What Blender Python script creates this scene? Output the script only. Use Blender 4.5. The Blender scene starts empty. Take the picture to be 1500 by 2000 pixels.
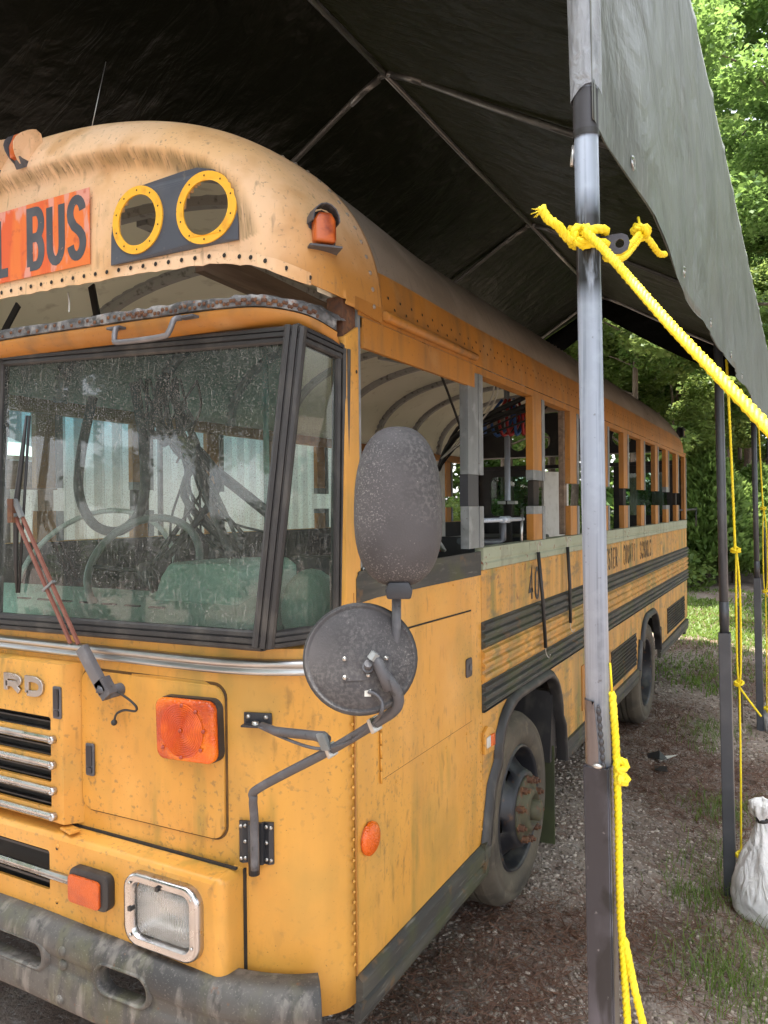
import bpy, bmesh, math, random
import numpy as np
from math import sin, cos, pi, sqrt, radians, atan2
from mathutils import Vector, Matrix
random.seed(7)
rng = np.random.default_rng(11)
scene = bpy.context.scene
COL = scene.collection

# ------------------------------------------------------------------ camera
cam_d = bpy.data.cameras.new('camera')
cam = bpy.data.objects.new('camera', cam_d)
COL.objects.link(cam)
cam_d.sensor_fit = 'VERTICAL'
cam_d.sensor_height = 36.0
cam_d.lens = 27.0
cam_d.clip_start = 0.05
cam_d.clip_end = 400.0
_yaw, _pit, _rol = radians(28.5197), radians(-0.2616), radians(-0.573)
_w = Vector((-sin(_yaw), cos(_yaw), 0)); _r = Vector((cos(_yaw), sin(_yaw), 0)); _u = Vector((0, 0, 1))
_w2 = _w * cos(_pit) + _u * sin(_pit); _u2 = _u * cos(_pit) - _w * sin(_pit)
_r3 = _r * cos(_rol) + _u2 * sin(_rol); _u3 = _u2 * cos(_rol) - _r * sin(_rol)
_m = Matrix.Identity(4)
for _i in range(3):
    _m[_i][0] = _r3[_i]; _m[_i][1] = _u3[_i]; _m[_i][2] = -_w2[_i]
_m[2][3] = 1.95
cam.matrix_world = _m
scene.camera = cam

# ------------------------------------------------------------------ sky, sun, exposure
SUN_DIR = Vector((-0.12, -0.09, 0.985)).normalized()        # towards the sun
world = bpy.data.worlds.new('World'); scene.world = world
world.use_nodes = True
wn = world.node_tree.nodes; wl = world.node_tree.links
bg = wn.get('Background') or wn.new('ShaderNodeBackground')
sky = wn.new('ShaderNodeTexSky'); sky.sky_type = 'NISHITA'; sky.sun_disc = False
sky.sun_elevation = math.asin(SUN_DIR.z)
sky.sun_rotation = atan2(SUN_DIR.x, SUN_DIR.y)
sky.air_density = 1.0; sky.dust_density = 3.0; sky.ozone_density = 1.0
hs_ = wn.new('ShaderNodeHueSaturation'); hs_.inputs['Saturation'].default_value = .32      # thin high cloud pales the blue
wl.new(sky.outputs[0], hs_.inputs['Color']); wl.new(hs_.outputs[0], bg.inputs[0]); bg.inputs[1].default_value = 0.15
sun_d = bpy.data.lights.new('sun', 'SUN'); sun_d.energy = 3.4; sun_d.angle = radians(1.5)
sun_d.color = (1.0, 0.93, 0.83)
sun = bpy.data.objects.new('sun', sun_d); COL.objects.link(sun)
sun.rotation_euler = SUN_DIR.to_track_quat('Z', 'Y').to_euler()
sun.location = (0, -5, 12)
scene.view_settings.view_transform = 'Standard'
scene.view_settings.look = 'None'
scene.view_settings.gamma = 1.0
scene.view_settings.use_curve_mapping = False
scene.view_settings.exposure = 2.52
scene.render.engine = 'CYCLES'
scene.cycles.max_bounces = 8
scene.cycles.transparent_max_bounces = 12

# ------------------------------------------------------------------ helpers
def tag(o, label=None, cat=None, group=None, kind=None):
    if label: o['label'] = label
    if cat: o['category'] = cat
    if group: o['group'] = group
    if kind: o['kind'] = kind
    return o

def empty(name, loc, label=None, cat=None, group=None):
    o = bpy.data.objects.new(name, None); COL.objects.link(o)
    o.location = loc; o.empty_display_size = 0.1
    return tag(o, label, cat, group)

def parent(o, p):
    o.parent = p
    o.matrix_parent_inverse = Matrix.Translation(-Vector(p.location))
    return o

class MB:
    def __init__(s): s.v = []; s.f = []; s.sm = []
    def add(s, vs, fs, smooth=False):
        n = len(s.v); s.v += [tuple(p) for p in vs]
        s.f += [tuple(i + n for i in f) for f in fs]; s.sm += [smooth] * len(fs)
        return s
    def box(s, x0, x1, y0, y1, z0, z1):
        return s.add([(x0,y0,z0),(x1,y0,z0),(x1,y1,z0),(x0,y1,z0),(x0,y0,z1),(x1,y0,z1),(x1,y1,z1),(x0,y1,z1)],
                     [(0,3,2,1),(4,5,6,7),(0,1,5,4),(1,2,6,5),(2,3,7,6),(3,0,4,7)])
    def obox(s, c, ax, ay, az, hx, hy, hz):
        c, ax, ay, az = Vector(c), Vector(ax).normalized(), Vector(ay).normalized(), Vector(az).normalized()
        vs = [c + ax*(i*hx) + ay*(j*hy) + az*(k*hz) for k in (-1,1) for (i,j) in ((-1,-1),(1,-1),(1,1),(-1,1))]
        return s.add(vs, [(0,3,2,1),(4,5,6,7),(0,1,5,4),(1,2,6,5),(2,3,7,6),(3,0,4,7)])
    def tube(s, pts, r, n=8, cap=True, closed=False, smooth=True):
        P = [Vector(p) for p in pts]; N = len(P)
        R = r if isinstance(r, (list, tuple)) else [r] * N
        T = []
        for i in range(N):
            if closed: t = P[(i+1) % N] - P[i-1]
            else: t = P[min(i+1, N-1)] - P[max(i-1, 0)]
            T.append(t.normalized() if t.length > 1e-9 else Vector((0,0,1)))
        a = Vector((0,0,1)) if abs(T[0].z) < .9 else Vector((1,0,0))
        u = T[0].cross(a).normalized(); vs = []
        for i in range(N):
            u = (u - T[i] * u.dot(T[i])).normalized(); w = T[i].cross(u)
            for k in range(n):
                q = 2*pi*k/n; vs.append(P[i] + (u*cos(q) + w*sin(q)) * R[i])
        fs = []
        for i in range(N if closed else N-1):
            j = (i+1) % N
            for k in range(n):
                l = (k+1) % n; fs.append((i*n+k, i*n+l, j*n+l, j*n+k))
        s.add(vs, fs, smooth)
        if cap and not closed:
            s.add([vs[k] for k in range(n)], [tuple(range(n-1,-1,-1))]); s.add([vs[(N-1)*n+k] for k in range(n)], [tuple(range(n))])
        return s
    def lathe(s, prof, c, axis, n=24, skip=None, smooth=True, a0=0., a1=2*pi):
        c = Vector(c); ax = Vector(axis).normalized()
        a = Vector((0,0,1)) if abs(ax.z) < .9 else Vector((1,0,0))
        u = ax.cross(a).normalized(); w = ax.cross(u)
        full = abs(a1-a0-2*pi) < 1e-6; m = n if full else n+1
        vs = []
        for (r, h) in prof:
            for k in range(m):
                q = a0 + (a1-a0)*k/n; vs.append(c + ax*h + (u*cos(q) + w*sin(q))*r)
        fs = []
        for i in range(len(prof)-1):
            for k in range(n):
                l = (k+1) % m
                if skip and skip(i, k): continue
                fs.append((i*m+k, i*m+l, (i+1)*m+l, (i+1)*m+k))
        return s.add(vs, fs, smooth)
    def prism(s, poly, fn, lo, hi):
        """poly: 2d outline; fn(u, v, d) -> point"""
        n = len(poly)
        vs = [fn(u, v, lo) for u, v in poly] + [fn(u, v, hi) for u, v in poly]
        fs = [tuple(range(n-1,-1,-1)), tuple(range(n, 2*n))] + [(i, (i+1) % n, n+(i+1) % n, n+i) for i in range(n)]
        return s.add(vs, fs)
    def grid(s, fn, nu, nv, smooth=True, keep=None):
        vs = [fn(i/nu, j/nv) for j in range(nv+1) for i in range(nu+1)]
        fs = []
        for j in range(nv):
            for i in range(nu):
                q = (j*(nu+1)+i, j*(nu+1)+i+1, (j+1)*(nu+1)+i+1, (j+1)*(nu+1)+i)
                if keep:
                    c = sum((Vector(vs[k]) for k in q), Vector()) / 4
                    if not keep(c): continue
                fs.append(q)
        return s.add(vs, fs, smooth)
    def sphere(s, c, r, n=8, m=6, sx=(1,1,1)):
        c = Vector(c); vs = []
        for j in range(m+1):
            p = pi*j/m
            for i in range(n):
                q = 2*pi*i/n
                vs.append((c.x + r*sx[0]*sin(p)*cos(q), c.y + r*sx[1]*sin(p)*sin(q), c.z + r*sx[2]*cos(p)))
        fs = [(j*n+i, (j+1)*n+i, (j+1)*n+(i+1) % n, j*n+(i+1) % n) for j in range(m) for i in range(n)]
        return s.add(vs, fs, True)
    def build(s, name, mat, par=None, bevel=0, seg=2, solid=0, kind=None, loc=None, fixn=True):
        me = bpy.data.meshes.new(name)
        L = Vector(loc) if loc is not None else None
        vs = s.v if L is None else [(p[0]-L.x, p[1]-L.y, p[2]-L.z) for p in s.v]
        me.from_pydata(vs, [], s.f); me.update()
        me.polygons.foreach_set('use_smooth', s.sm)
        bm = bmesh.new(); bm.from_mesh(me)
        bmesh.ops.remove_doubles(bm, verts=bm.verts, dist=1e-5)
        if fixn: bmesh.ops.recalc_face_normals(bm, faces=bm.faces)
        if bevel:
            es = [e for e in bm.edges if len(e.link_faces) == 2 and e.calc_face_angle(0) > .6]
            bmesh.ops.bevel(bm, geom=es, offset=bevel, segments=seg, profile=.6, affect='EDGES', clamp_overlap=True)
            for f in bm.faces: f.smooth = True
        bm.to_mesh(me); bm.free()
        if bevel:
            try: me.set_sharp_from_angle(angle=radians(40))
            except Exception: pass
        if mat: me.materials.append(mat)
        o = bpy.data.objects.new(name, me); COL.objects.link(o)
        if L is not None: o.location = L
        if par: parent(o, par)
        if solid:
            md = o.modifiers.new('solid', 'SOLIDIFY'); md.thickness = solid; md.offset = -1
        if kind: o['kind'] = kind
        return o

def dup(o, loc=None, par=None, name=None):
    c = o.copy(); COL.objects.link(c)
    if loc is not None: c.location = loc
    if par is not None: parent(c, par)
    return c

def copy_tree(o, loc, rotz=None, scale=None):
    c = o.copy(); COL.objects.link(c); c.location = loc
    if rotz is not None: c.rotation_euler = (0, 0, rotz)
    if scale is not None: c.scale = scale
    for ch in o.children:
        d = ch.copy(); COL.objects.link(d); d.parent = c
        for g in ch.children:
            e = g.copy(); COL.objects.link(e); e.parent = d
    return c

def spline(pts, n=6):
    """Catmull-Rom through the points"""
    P = [Vector(p) for p in pts]; out = []
    for i in range(len(P)-1):
        a = P[max(i-1,0)]; b = P[i]; c = P[i+1]; d = P[min(i+2,len(P)-1)]
        for k in range(n):
            t = k/n
            out.append(.5*((2*b) + (c-a)*t + (2*a-5*b+4*c-d)*t*t + (3*b-a-3*c+d)*t**3))
    out.append(P[-1]); return out

def rrect(w, h, r, n=6):
    out = []
    for cx, cy, a in ((w/2-r, h/2-r, 0), (-w/2+r, h/2-r, pi/2), (-w/2+r, -h/2+r, pi), (w/2-r, -h/2+r, 1.5*pi)):
        for k in range(n+1):
            q = a + pi/2*k/n; out.append((cx + r*cos(q), cy + r*sin(q)))
    return out
def circ(cx, cy, r, n=28): return [(cx + r*cos(2*pi*k/n), cy + r*sin(2*pi*k/n)) for k in range(n)]

def plate(outer, holes, fn, t):
    """flat plate with holes -> MB, mapped by fn(u,v,d), d from 0 to t"""
    cu = bpy.data.curves.new('tmp', 'CURVE'); cu.dimensions = '2D'; cu.fill_mode = 'BOTH'
    for loop in [outer] + holes:
        sp = cu.splines.new('POLY'); sp.points.add(len(loop)-1); sp.use_cyclic_u = True
        for i, (u, v) in enumerate(loop): sp.points[i].co = (u, v, 0, 1)
    cu.extrude = t/2
    ob = bpy.data.objects.new('tmp', cu); COL.objects.link(ob)
    bpy.context.view_layer.update()
    me = ob.to_mesh()
    m = MB().add([fn(v.co.x, v.co.y, v.co.z + t/2) for v in me.vertices], [tuple(p.vertices) for p in me.polygons])
    ob.to_mesh_clear(); bpy.data.objects.remove(ob); bpy.data.curves.remove(cu)
    return m

# stroke lettering: polylines in a box 0..1 wide, 0..1 high
def _arc(cx, cy, rx, ry, a0, a1, n=10):
    return [(cx + rx*cos(radians(a0+(a1-a0)*k/n)), cy + ry*sin(radians(a0+(a1-a0)*k/n))) for k in range(n+1)]
GLY = {
 'B': [[(0,0),(0,1),(.55,1)] + _arc(.55,.76,.45,.24,90,-90) + [(0,.52)], [(.55,.52)] + _arc(.55,.26,.45,.26,90,-90) + [(0,0)]],
 'U': [[(0,1),(0,.28)] + _arc(.5,.28,.5,.28,180,360) + [(1,1)]],
 'S': [_arc(.5,.76,.5,.24,10,180) + [(.06,.66),(.3,.54),(.7,.44),(.94,.34)] + _arc(.5,.24,.5,.24,0,-170)],
 'L': [[(0,1),(0,0),(.95,0)]],
 'C': [_arc(.5,.74,.5,.26,0,180) + _arc(.5,.26,.5,.26,180,360)],
 'H': [[(0,0),(0,1)], [(1,0),(1,1)], [(0,.5),(1,.5)]],
 'O': [_arc(.5,.72,.5,.28,0,180) + _arc(.5,.28,.5,.28,180,360) + [(1,.72)]],
 '0': [_arc(.5,.70,.5,.30,0,180) + _arc(.5,.30,.5,.30,180,360) + [(1,.70)]],
 'E': [[(.95,1),(0,1),(0,0),(.95,0)], [(0,.52),(.8,.52)]],
 'T': [[(0,1),(1,1)], [(.5,1),(.5,0)]],
 'R': [[(0,0),(0,1),(.55,1)] + _arc(.55,.74,.45,.26,90,-90) + [(0,.48)], [(.5,.48),(1,0)]],
 'N': [[(0,0),(0,1),(1,0),(1,1)]],
 'Y': [[(0,1),(.5,.48),(1,1)], [(.5,.48),(.5,0)]],
 'D': [[(0,0),(0,1),(.45,1)] + _arc(.45,.6,.55,.4,90,0,6) + _arc(.45,.4,.55,.4,0,-90,6) + [(0,0)]],
 'I': [[(.5,0),(.5,1)]],
 '4': [[(.72,0),(.72,1),(0,.3),(1,.3)]],
}
def stroke(mb, line, w, fn, t):
    """thick polyline with mitred joints, fn(u,v,d)"""
    P = [Vector((a, b)) for a, b in line]; Q = [P[0]]
    for p in P[1:]:
        if (p - Q[-1]).length > 1e-5: Q.append(p)
    P = Q; N = len(P); L = []; R = []
    for i in range(N):
        d0 = (P[i]-P[i-1]).normalized() if i > 0 else (P[1]-P[0]).normalized()
        d1 = (P[i+1]-P[i]).normalized() if i < N-1 else d0
        n0 = Vector((-d0.y, d0.x)); n1 = Vector((-d1.y, d1.x)); nn = (n0+n1)
        nn = nn.normalized() if nn.length > 1e-4 else n0
        k = min(1/max(nn.dot(n0), .3), 2.2); L.append(P[i]+nn*w/2*k); R.append(P[i]-nn*w/2*k)
    vs = []
    for d in (0, t):
        for a, b in zip(L, R): vs += [fn(a.x, a.y, d), fn(b.x, b.y, d)]
    M = 2*N; fs = []
    for i in range(N-1):
        a, b, c, d = 2*i, 2*i+1, 2*i+3, 2*i+2
        fs += [(a+M, b+M, c+M, d+M), (a, d, c, b), (a, a+M, d+M, d), (b, c, c+M, b+M)]
    fs += [(0,1,1+M,M), (M-2, 2*M-2, 2*M-1, M-1)]
    mb.add(vs, fs)
def letter(ch, u0, v0, w, h, sw, fn, t):
    m = MB()
    for k, line in enumerate(GLY[ch]):
        stroke(m, [(u0 + sw/2 + x*(w-sw), v0 + sw/2 + y*(h-sw)) for x, y in line], sw, (lambda a, b, d, k=k: fn(a, b, d + .0002*k)), t)
    return m
# ------------------------------------------------------------------ materials
def M(name, col, rough=.6, metal=0., layers=(), bump=None, spec=.5, coat=0., trans=None, rough_l=None):
    m = bpy.data.materials.new(name); m.use_nodes = True
    N = m.node_tree.nodes; L = m.node_tree.links
    b = N['Principled BSDF']
    b.inputs['Roughness'].default_value = rough; b.inputs['Metallic'].default_value = metal
    b.inputs['Specular IOR Level'].default_value = spec
    if coat: b.inputs['Coat Weight'].default_value = coat; b.inputs['Coat Roughness'].default_value = .25
    tc = N.new('ShaderNodeTexCoord')
    def tex(sc, stretch=(1,1,1), detail=5, kind='noise', off=0, dist=0):
        mp = N.new('ShaderNodeMapping'); mp.inputs['Scale'].default_value = stretch
        mp.inputs['Location'].default_value = (off, off*1.7, off*.6)
        L.new(tc.outputs['Object'], mp.inputs[0])
        if kind == 'noise':
            t = N.new('ShaderNodeTexNoise'); t.inputs['Scale'].default_value = sc; t.inputs['Detail'].default_value = detail
            t.inputs['Distortion'].default_value = dist
            L.new(mp.outputs[0], t.inputs['Vector']); return t.outputs['Fac']
        if kind == 'voro':
            t = N.new('ShaderNodeTexVoronoi'); t.inputs['Scale'].default_value = sc
            L.new(mp.outputs[0], t.inputs['Vector']); return t.outputs['Distance']
        t = N.new('ShaderNodeTexWave'); t.inputs['Scale'].default_value = sc; t.inputs['Distortion'].default_value = dist
        L.new(mp.outputs[0], t.inputs['Vector']); return t.outputs['Fac']
    def rng_(src, lo, hi, k):
        r = N.new('ShaderNodeMapRange'); r.inputs['From Min'].default_value = lo; r.inputs['From Max'].default_value = hi
        r.inputs['To Max'].default_value = k; r.clamp = True; L.new(src, r.inputs['Value']); return r.outputs[0]
    cur = None
    rgb = N.new('ShaderNodeRGB'); rgb.outputs[0].default_value = (*col, 1); cur = rgb.outputs[0]
    for i, l in enumerate(layers):
        f = rng_(tex(l.get('s', 5), l.get('st', (1,1,1)), l.get('d', 5), l.get('kind', 'noise'), l.get('off', i*3.1), l.get('dist', 0)), l.get('lo', .5), l.get('hi', .7), l.get('k', 1))
        if 'z' in l:                       # a band of object height where this stain is found
            sep = N.new('ShaderNodeSeparateXYZ'); L.new(tc.outputs['Object'], sep.inputs[0])
            g = rng_(sep.outputs[2], l['z'][0], l['z'][1], 1)
            mu = N.new('ShaderNodeMath'); mu.operation = 'MULTIPLY'; L.new(f, mu.inputs[0]); L.new(g, mu.inputs[1]); f = mu.outputs[0]
        if 'z2' in l:
            sep = N.new('ShaderNodeSeparateXYZ'); L.new(tc.outputs['Object'], sep.inputs[0])
            g = rng_(sep.outputs[2], l['z2'][0], l['z2'][1], 1)
            mu = N.new('ShaderNodeMath'); mu.operation = 'MULTIPLY'; L.new(f, mu.inputs[0]); L.new(g, mu.inputs[1]); f = mu.outputs[0]
        if 'm' in l:
            g = rng_(tex(*l['m'][:1], off=9+i), l['m'][1], l['m'][2], 1)
            mu = N.new('ShaderNodeMath'); mu.operation = 'MULTIPLY'; L.new(f, mu.inputs[0]); L.new(g, mu.inputs[1]); f = mu.outputs[0]
        if 'attr' in l:                    # layer masked by a value stored on the mesh
            at_ = N.new('ShaderNodeAttribute'); at_.attribute_name = l['attr']
            mu = N.new('ShaderNodeMath'); mu.operation = 'MULTIPLY'; L.new(f, mu.inputs[0]); L.new(at_.outputs['Fac'], mu.inputs[1]); f = mu.outputs[0]
        mx = N.new('ShaderNodeMix'); mx.data_type = 'RGBA'
        L.new(f, mx.inputs[0]); L.new(cur, mx.inputs[6]); mx.inputs[7].default_value = (*l['c'], 1); cur = mx.outputs[2]
    L.new(cur, b.inputs['Base Color'])
    if rough_l:
        r = N.new('ShaderNodeMapRange'); L.new(tex(rough_l[0], off=5), r.inputs[0]); r.inputs['From Min'].default_value = .3; r.inputs['From Max'].default_value = .7
        r.inputs['To Min'].default_value = rough_l[1]; r.inputs['To Max'].default_value = rough_l[2]; L.new(r.outputs[0], b.inputs['Roughness'])
    if bump:
        prev = None
        for q in (bump if isinstance(bump, list) else [bump]):
            bp = N.new('ShaderNodeBump'); bp.inputs['Strength'].default_value = q.get('k', .3); bp.inputs['Distance'].default_value = q.get('d', .01)
            L.new(tex(q.get('s', 30), q.get('st', (1,1,1)), q.get('det', 5), q.get('kind', 'noise'), q.get('off', 0), q.get('dist', 0)), bp.inputs['Height'])
            if prev: L.new(prev, bp.inputs['Normal'])
            prev = bp.outputs[0]
        L.new(prev, b.inputs['Normal'])
    if trans:                              # thin cloth or leaf: part of the light comes through
        t = N.new('ShaderNodeBsdfTranslucent'); t.inputs[0].default_value = (*trans[0], 1)
        ms = N.new('ShaderNodeMixShader'); ms.inputs[0].default_value = trans[1]
        L.new(b.outputs[0], ms.inputs[1]); L.new(t.outputs[0], ms.inputs[2]); L.new(ms.outputs[0], N['Material Output'].inputs[0])
    return m

GRIME = (.10, .085, .05); ALGAE = (.14, .15, .035); RUST = (.16, .055, .02)
YEL = (.62, .308, .052)
m_yel = M('yellow_paint', YEL, .42, layers=[
    dict(c=(.52,.225,.035), s=2.2, lo=.4, hi=.7, k=.7),
    dict(c=(.66,.345,.085), s=3.5, lo=.5, hi=.72, k=.6),
    dict(c=(.42,.22,.045), s=9, st=(1,1,.13), lo=.48, hi=.70, k=.45),
    dict(c=(.30,.21,.05), s=2.6, lo=.52, hi=.68, k=.45),
    dict(c=ALGAE, s=9, st=(1.6,1.6,.25), lo=.51, hi=.67, k=.5, m=(1.5,.5,.60)),
    dict(c=GRIME, s=60, lo=.58, hi=.68, k=.5, m=(1.7,.42,.58)),
    dict(c=(.20,.11,.03), s=26, st=(1.5,1.5,.5), lo=.56, hi=.68, k=.45, m=(2.4,.46,.6)),
    dict(c=(.13,.06,.02), s=130, lo=.69, hi=.74, k=.8)],
    rough_l=(4,.36,.6), bump=[dict(s=3, k=.16, d=.02), dict(s=60, k=.05, d=.002)])
m_yel_side = M('grimy_yellow_paint', (.55,.275,.052), .5, layers=[
    dict(c=(.44,.20,.04), s=2.6, lo=.42, hi=.66, k=.8), dict(c=(.58,.31,.085), s=4, lo=.5, hi=.7, k=.6),
    dict(c=(.25,.16,.045), s=11, st=(1,1,.12), lo=.47, hi=.66, k=.7), dict(c=ALGAE, s=8, st=(1,1.2,.3), lo=.47, hi=.64, k=.75, m=(1.3,.47,.58)),
    dict(c=(.14,.11,.06), s=16, st=(1,.5,1.5), lo=.55, hi=.68, k=.6), dict(c=GRIME, s=60, lo=.56, hi=.68, k=.5, m=(1.7,.4,.56)), dict(c=(.20,.08,.02), s=20, lo=.66, hi=.72, k=.8)],
    rough_l=(4,.4,.65), bump=[dict(s=2.5, k=.2, d=.02), dict(s=60, k=.06, d=.002)])
m_yel_old = M('faded_yellow_paint', (.66,.40,.185), .66, layers=[
    dict(c=(.72,.50,.32), s=2.2, lo=.35, hi=.62, k=.95),
    dict(c=(.50,.26,.09), s=6, lo=.52, hi=.7, k=.7),
    dict(c=(.42,.19,.035), s=5, lo=.1, hi=.35, k=.95, attr='unfaded'),
    dict(c=(.20,.145,.055), s=10, st=(5,1,.6), lo=.25, hi=.55, k=.9, attr='brow_band'),
    dict(c=(.06,.05,.03), s=30, st=(5,1,.35), lo=.55, hi=.66, k=.85, attr='brow_band'),
    dict(c=(.30,.20,.10), s=14, lo=.55, hi=.75, k=.55, m=(1.5,.42,.6)),
    dict(c=(.16,.12,.08), s=90, lo=.62, hi=.72, k=.6),
    dict(c=(.10,.08,.05), s=9, st=(6,6,.7), lo=.62, hi=.78, k=.6)],
    bump=[dict(s=70, k=.08, d=.004), dict(s=4, k=.12, d=.02)])
m_brow_yel = M('dark_brow_paint', (.40,.22,.06), .75, layers=[
    dict(c=(.10,.085,.03), s=11, st=(4,4,.8), lo=.45, hi=.68, k=.85),
    dict(c=(.30,.2,.05), s=4, lo=.5, hi=.7, k=.6)], bump=dict(s=60, k=.1, d=.004))
m_orange = M('orange_paint', (.40,.165,.022), .55, layers=[
    dict(c=(.31,.135,.03), s=4, lo=.4, hi=.65, k=.8), dict(c=(.20,.105,.035), s=14, st=(1,1,.2), lo=.5, hi=.7, k=.7), dict(c=(.40,.22,.08), s=7, lo=.55, hi=.7, k=.5),
    dict(c=(.15,.07,.03), s=80, lo=.64, hi=.72, k=.6)])
m_roofgrey = M('bare_roof_sheet', (.27,.225,.18), .75, layers=[
    dict(c=(.17,.135,.10), s=3, st=(1,.5,1), lo=.4, hi=.65, k=.8), dict(c=(.35,.30,.245), s=5, lo=.52, hi=.75, k=.6),
    dict(c=(.13,.11,.09), s=16, st=(1,3,.4), lo=.55, hi=.75, k=.6), dict(c=(.1,.09,.07), s=110, lo=.62, hi=.7, k=.5)],
    bump=dict(s=60, k=.08, d=.004))
m_blackrub = M('black_rubber', (.022,.021,.022), .5, layers=[dict(c=(.11,.10,.085), s=14, st=(1,1,.5), lo=.5, hi=.75, k=.5)], bump=dict(s=80, k=.1, d=.003))
m_rail = M('weathered_black_rail', (.036,.035,.033), .7, layers=[
    dict(c=(.085,.08,.066), s=8, st=(1,.3,3), lo=.45, hi=.68, k=.8), dict(c=(.055,.06,.025), s=6, lo=.48, hi=.66, k=.75), dict(c=(.15,.08,.03), s=12, lo=.62, hi=.7, k=.6),
    dict(c=(.2,.19,.17), s=40, st=(1,.25,2), lo=.6, hi=.75, k=.5)], bump=dict(s=60, k=.15, d=.003))
m_black = M('black_paint', (.018,.018,.02), .45, layers=[dict(c=(.06,.055,.05), s=9, lo=.5, hi=.75, k=.6)])
m_dark = M('dark_underbody', (.016,.014,.012), .85, layers=[dict(c=(.04,.03,.02), s=8, lo=.5, hi=.7, k=.7)])
m_plate = M('slate_light_panel', (.06,.068,.088), .5, layers=[dict(c=(.11,.115,.13), s=6, lo=.5, hi=.72, k=.6), dict(c=(.16,.15,.13), s=60, lo=.66, hi=.74, k=.5)])
m_ring = M('yellow_ring_paint', (.80,.42,.03), .5, layers=[dict(c=(.5,.22,.02), s=22, lo=.55, hi=.7, k=.6), dict(c=(.05,.03,.02), s=55, lo=.69, hi=.73, k=.9)])
m_sign = M('peeling_orange_sign', (.62,.10,.025), .6, layers=[
    dict(c=(.68,.17,.03), s=3, st=(3,1,.4), lo=.46, hi=.54, k=.9), dict(c=(.62,.30,.24), s=9, st=(1.6,1,.5), lo=.55, hi=.60, k=.85),
    dict(c=(.42,.07,.03), s=26, lo=.58, hi=.7, k=.6)])
m_letter = M('dark_slate_letter', (.055,.06,.072), .55, layers=[dict(c=(.10,.105,.12), s=10, lo=.5, hi=.7, k=.6), dict(c=(.3,.16,.12), s=70, lo=.70, hi=.73, k=.8)])
m_sideletter = M('worn_black_letter', (.03,.026,.02), .6, layers=[dict(c=(.40,.21,.04), s=26, lo=.53, hi=.60, k=.85)])
m_num = M('black_numeral', (.02,.02,.02), .55, layers=[dict(c=(.3,.16,.04), s=40, lo=.62, hi=.68, k=.7)])
m_chrome = M('dull_chrome', (.48,.47,.47), .25, 1., layers=[dict(c=(.25,.23,.22), s=18, lo=.52, hi=.75, k=.6)], rough_l=(12,.15,.4))
m_alu = M('bare_aluminium_trim', (.5,.5,.5), .4, 1., layers=[dict(c=(.22,.21,.2), s=9, st=(.4,1,3), lo=.48, hi=.7, k=.7)])
m_galv = M('galvanised_pipe', (.36,.41,.48), .5, .35, layers=[
    dict(c=(.50,.56,.64), s=5, st=(9,9,.35), lo=.45, hi=.66, k=.8), dict(c=(.24,.28,.34), s=9, st=(12,12,.3), lo=.5, hi=.7, k=.8), dict(c=(.44,.5,.58), s=30, lo=.5, hi=.7, k=.5),
    dict(c=(.12,.12,.13), s=90, lo=.68, hi=.73, k=.6)], rough_l=(8,.32,.55))
m_galv_near = M('scorched_galvanised_pipe', (.25,.29,.36), .5, .12, layers=[
    dict(c=(.34,.39,.48), s=5, st=(12,12,.3), lo=.45, hi=.62, k=.8), dict(c=(.15,.18,.23), s=9, st=(14,14,.25), lo=.5, hi=.66, k=.8), dict(c=(.31,.36,.44), s=36, lo=.5, hi=.7, k=.5),
    dict(c=(.10,.10,.11), s=90, lo=.68, hi=.73, k=.6), dict(c=(.012,.012,.015), s=6, st=(9,9,2), lo=.30, hi=.48, k=1, z=(2.33,2.375), z2=(2.55,2.495)), dict(c=(.30,.33,.38), s=6, st=(22,22,.5), lo=.54, hi=.62, k=.7, z=(2.36,2.42), z2=(2.52,2.47))], rough_l=(8,.35,.55))
m_steel = M('raw_square_steel', (.030,.029,.036), .36, .3, layers=[
    dict(c=(.085,.082,.10), s=3, st=(3,3,1.2), lo=.48, hi=.68, k=.8), dict(c=(.012,.012,.014), s=4, st=(2,2,.8), lo=.52, hi=.60, k=.85, dist=1.5),
    dict(c=(.25,.23,.24), s=60, lo=.68, hi=.74, k=.5)], rough_l=(4,.28,.5))
m_paintpole = M('dark_painted_pole', (.07,.075,.088), .42, .2, layers=[dict(c=(.10,.105,.12), s=8, lo=.45, hi=.7, k=.7)])
m_pipe = M('grey_frame_pipe', (.20,.195,.185), .32, .6, layers=[dict(c=(.32,.31,.29), s=8, lo=.5, hi=.7, k=.7)])
m_stud = M('bare_zinc_stud', (.20,.215,.22), .55, .3, layers=[
    dict(c=(.14,.15,.155), s=6, st=(3,3,.6), lo=.42, hi=.68, k=.8), dict(c=(.32,.34,.35), s=16, lo=.52, hi=.7, k=.6), dict(c=(.1,.09,.08), s=70, lo=.66, hi=.72, k=.7)])
m_tape = M('black_tape', (.035,.035,.042), .5, bump=dict(s=60, st=(1,1,3), k=.15, d=.002))
m_ceil = M('cream_ceiling', (.82,.80,.66), .55, layers=[dict(c=(.70,.68,.54), s=2, lo=.42, hi=.7, k=.7), dict(c=(.35,.30,.21), s=10, lo=.6, hi=.75, k=.5)])
m_rib = M('grey_roof_bow', (.36,.355,.345), .5, .1, layers=[dict(c=(.35,.34,.33), s=12, lo=.5, hi=.7, k=.6), dict(c=(.10,.09,.08), s=24, lo=.56, hi=.7, k=.8)])
m_green = M('pale_green_strip', (.30,.33,.24), .6, layers=[
    dict(c=(.22,.25,.17), s=5, lo=.42, hi=.66, k=.7), dict(c=(.20,.06,.03), s=24, st=(1,1.4,1.4), lo=.63, hi=.69, k=.9), dict(c=(.12,.11,.08), s=14, st=(1,1,.15), lo=.57, hi=.74, k=.7)])
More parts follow.
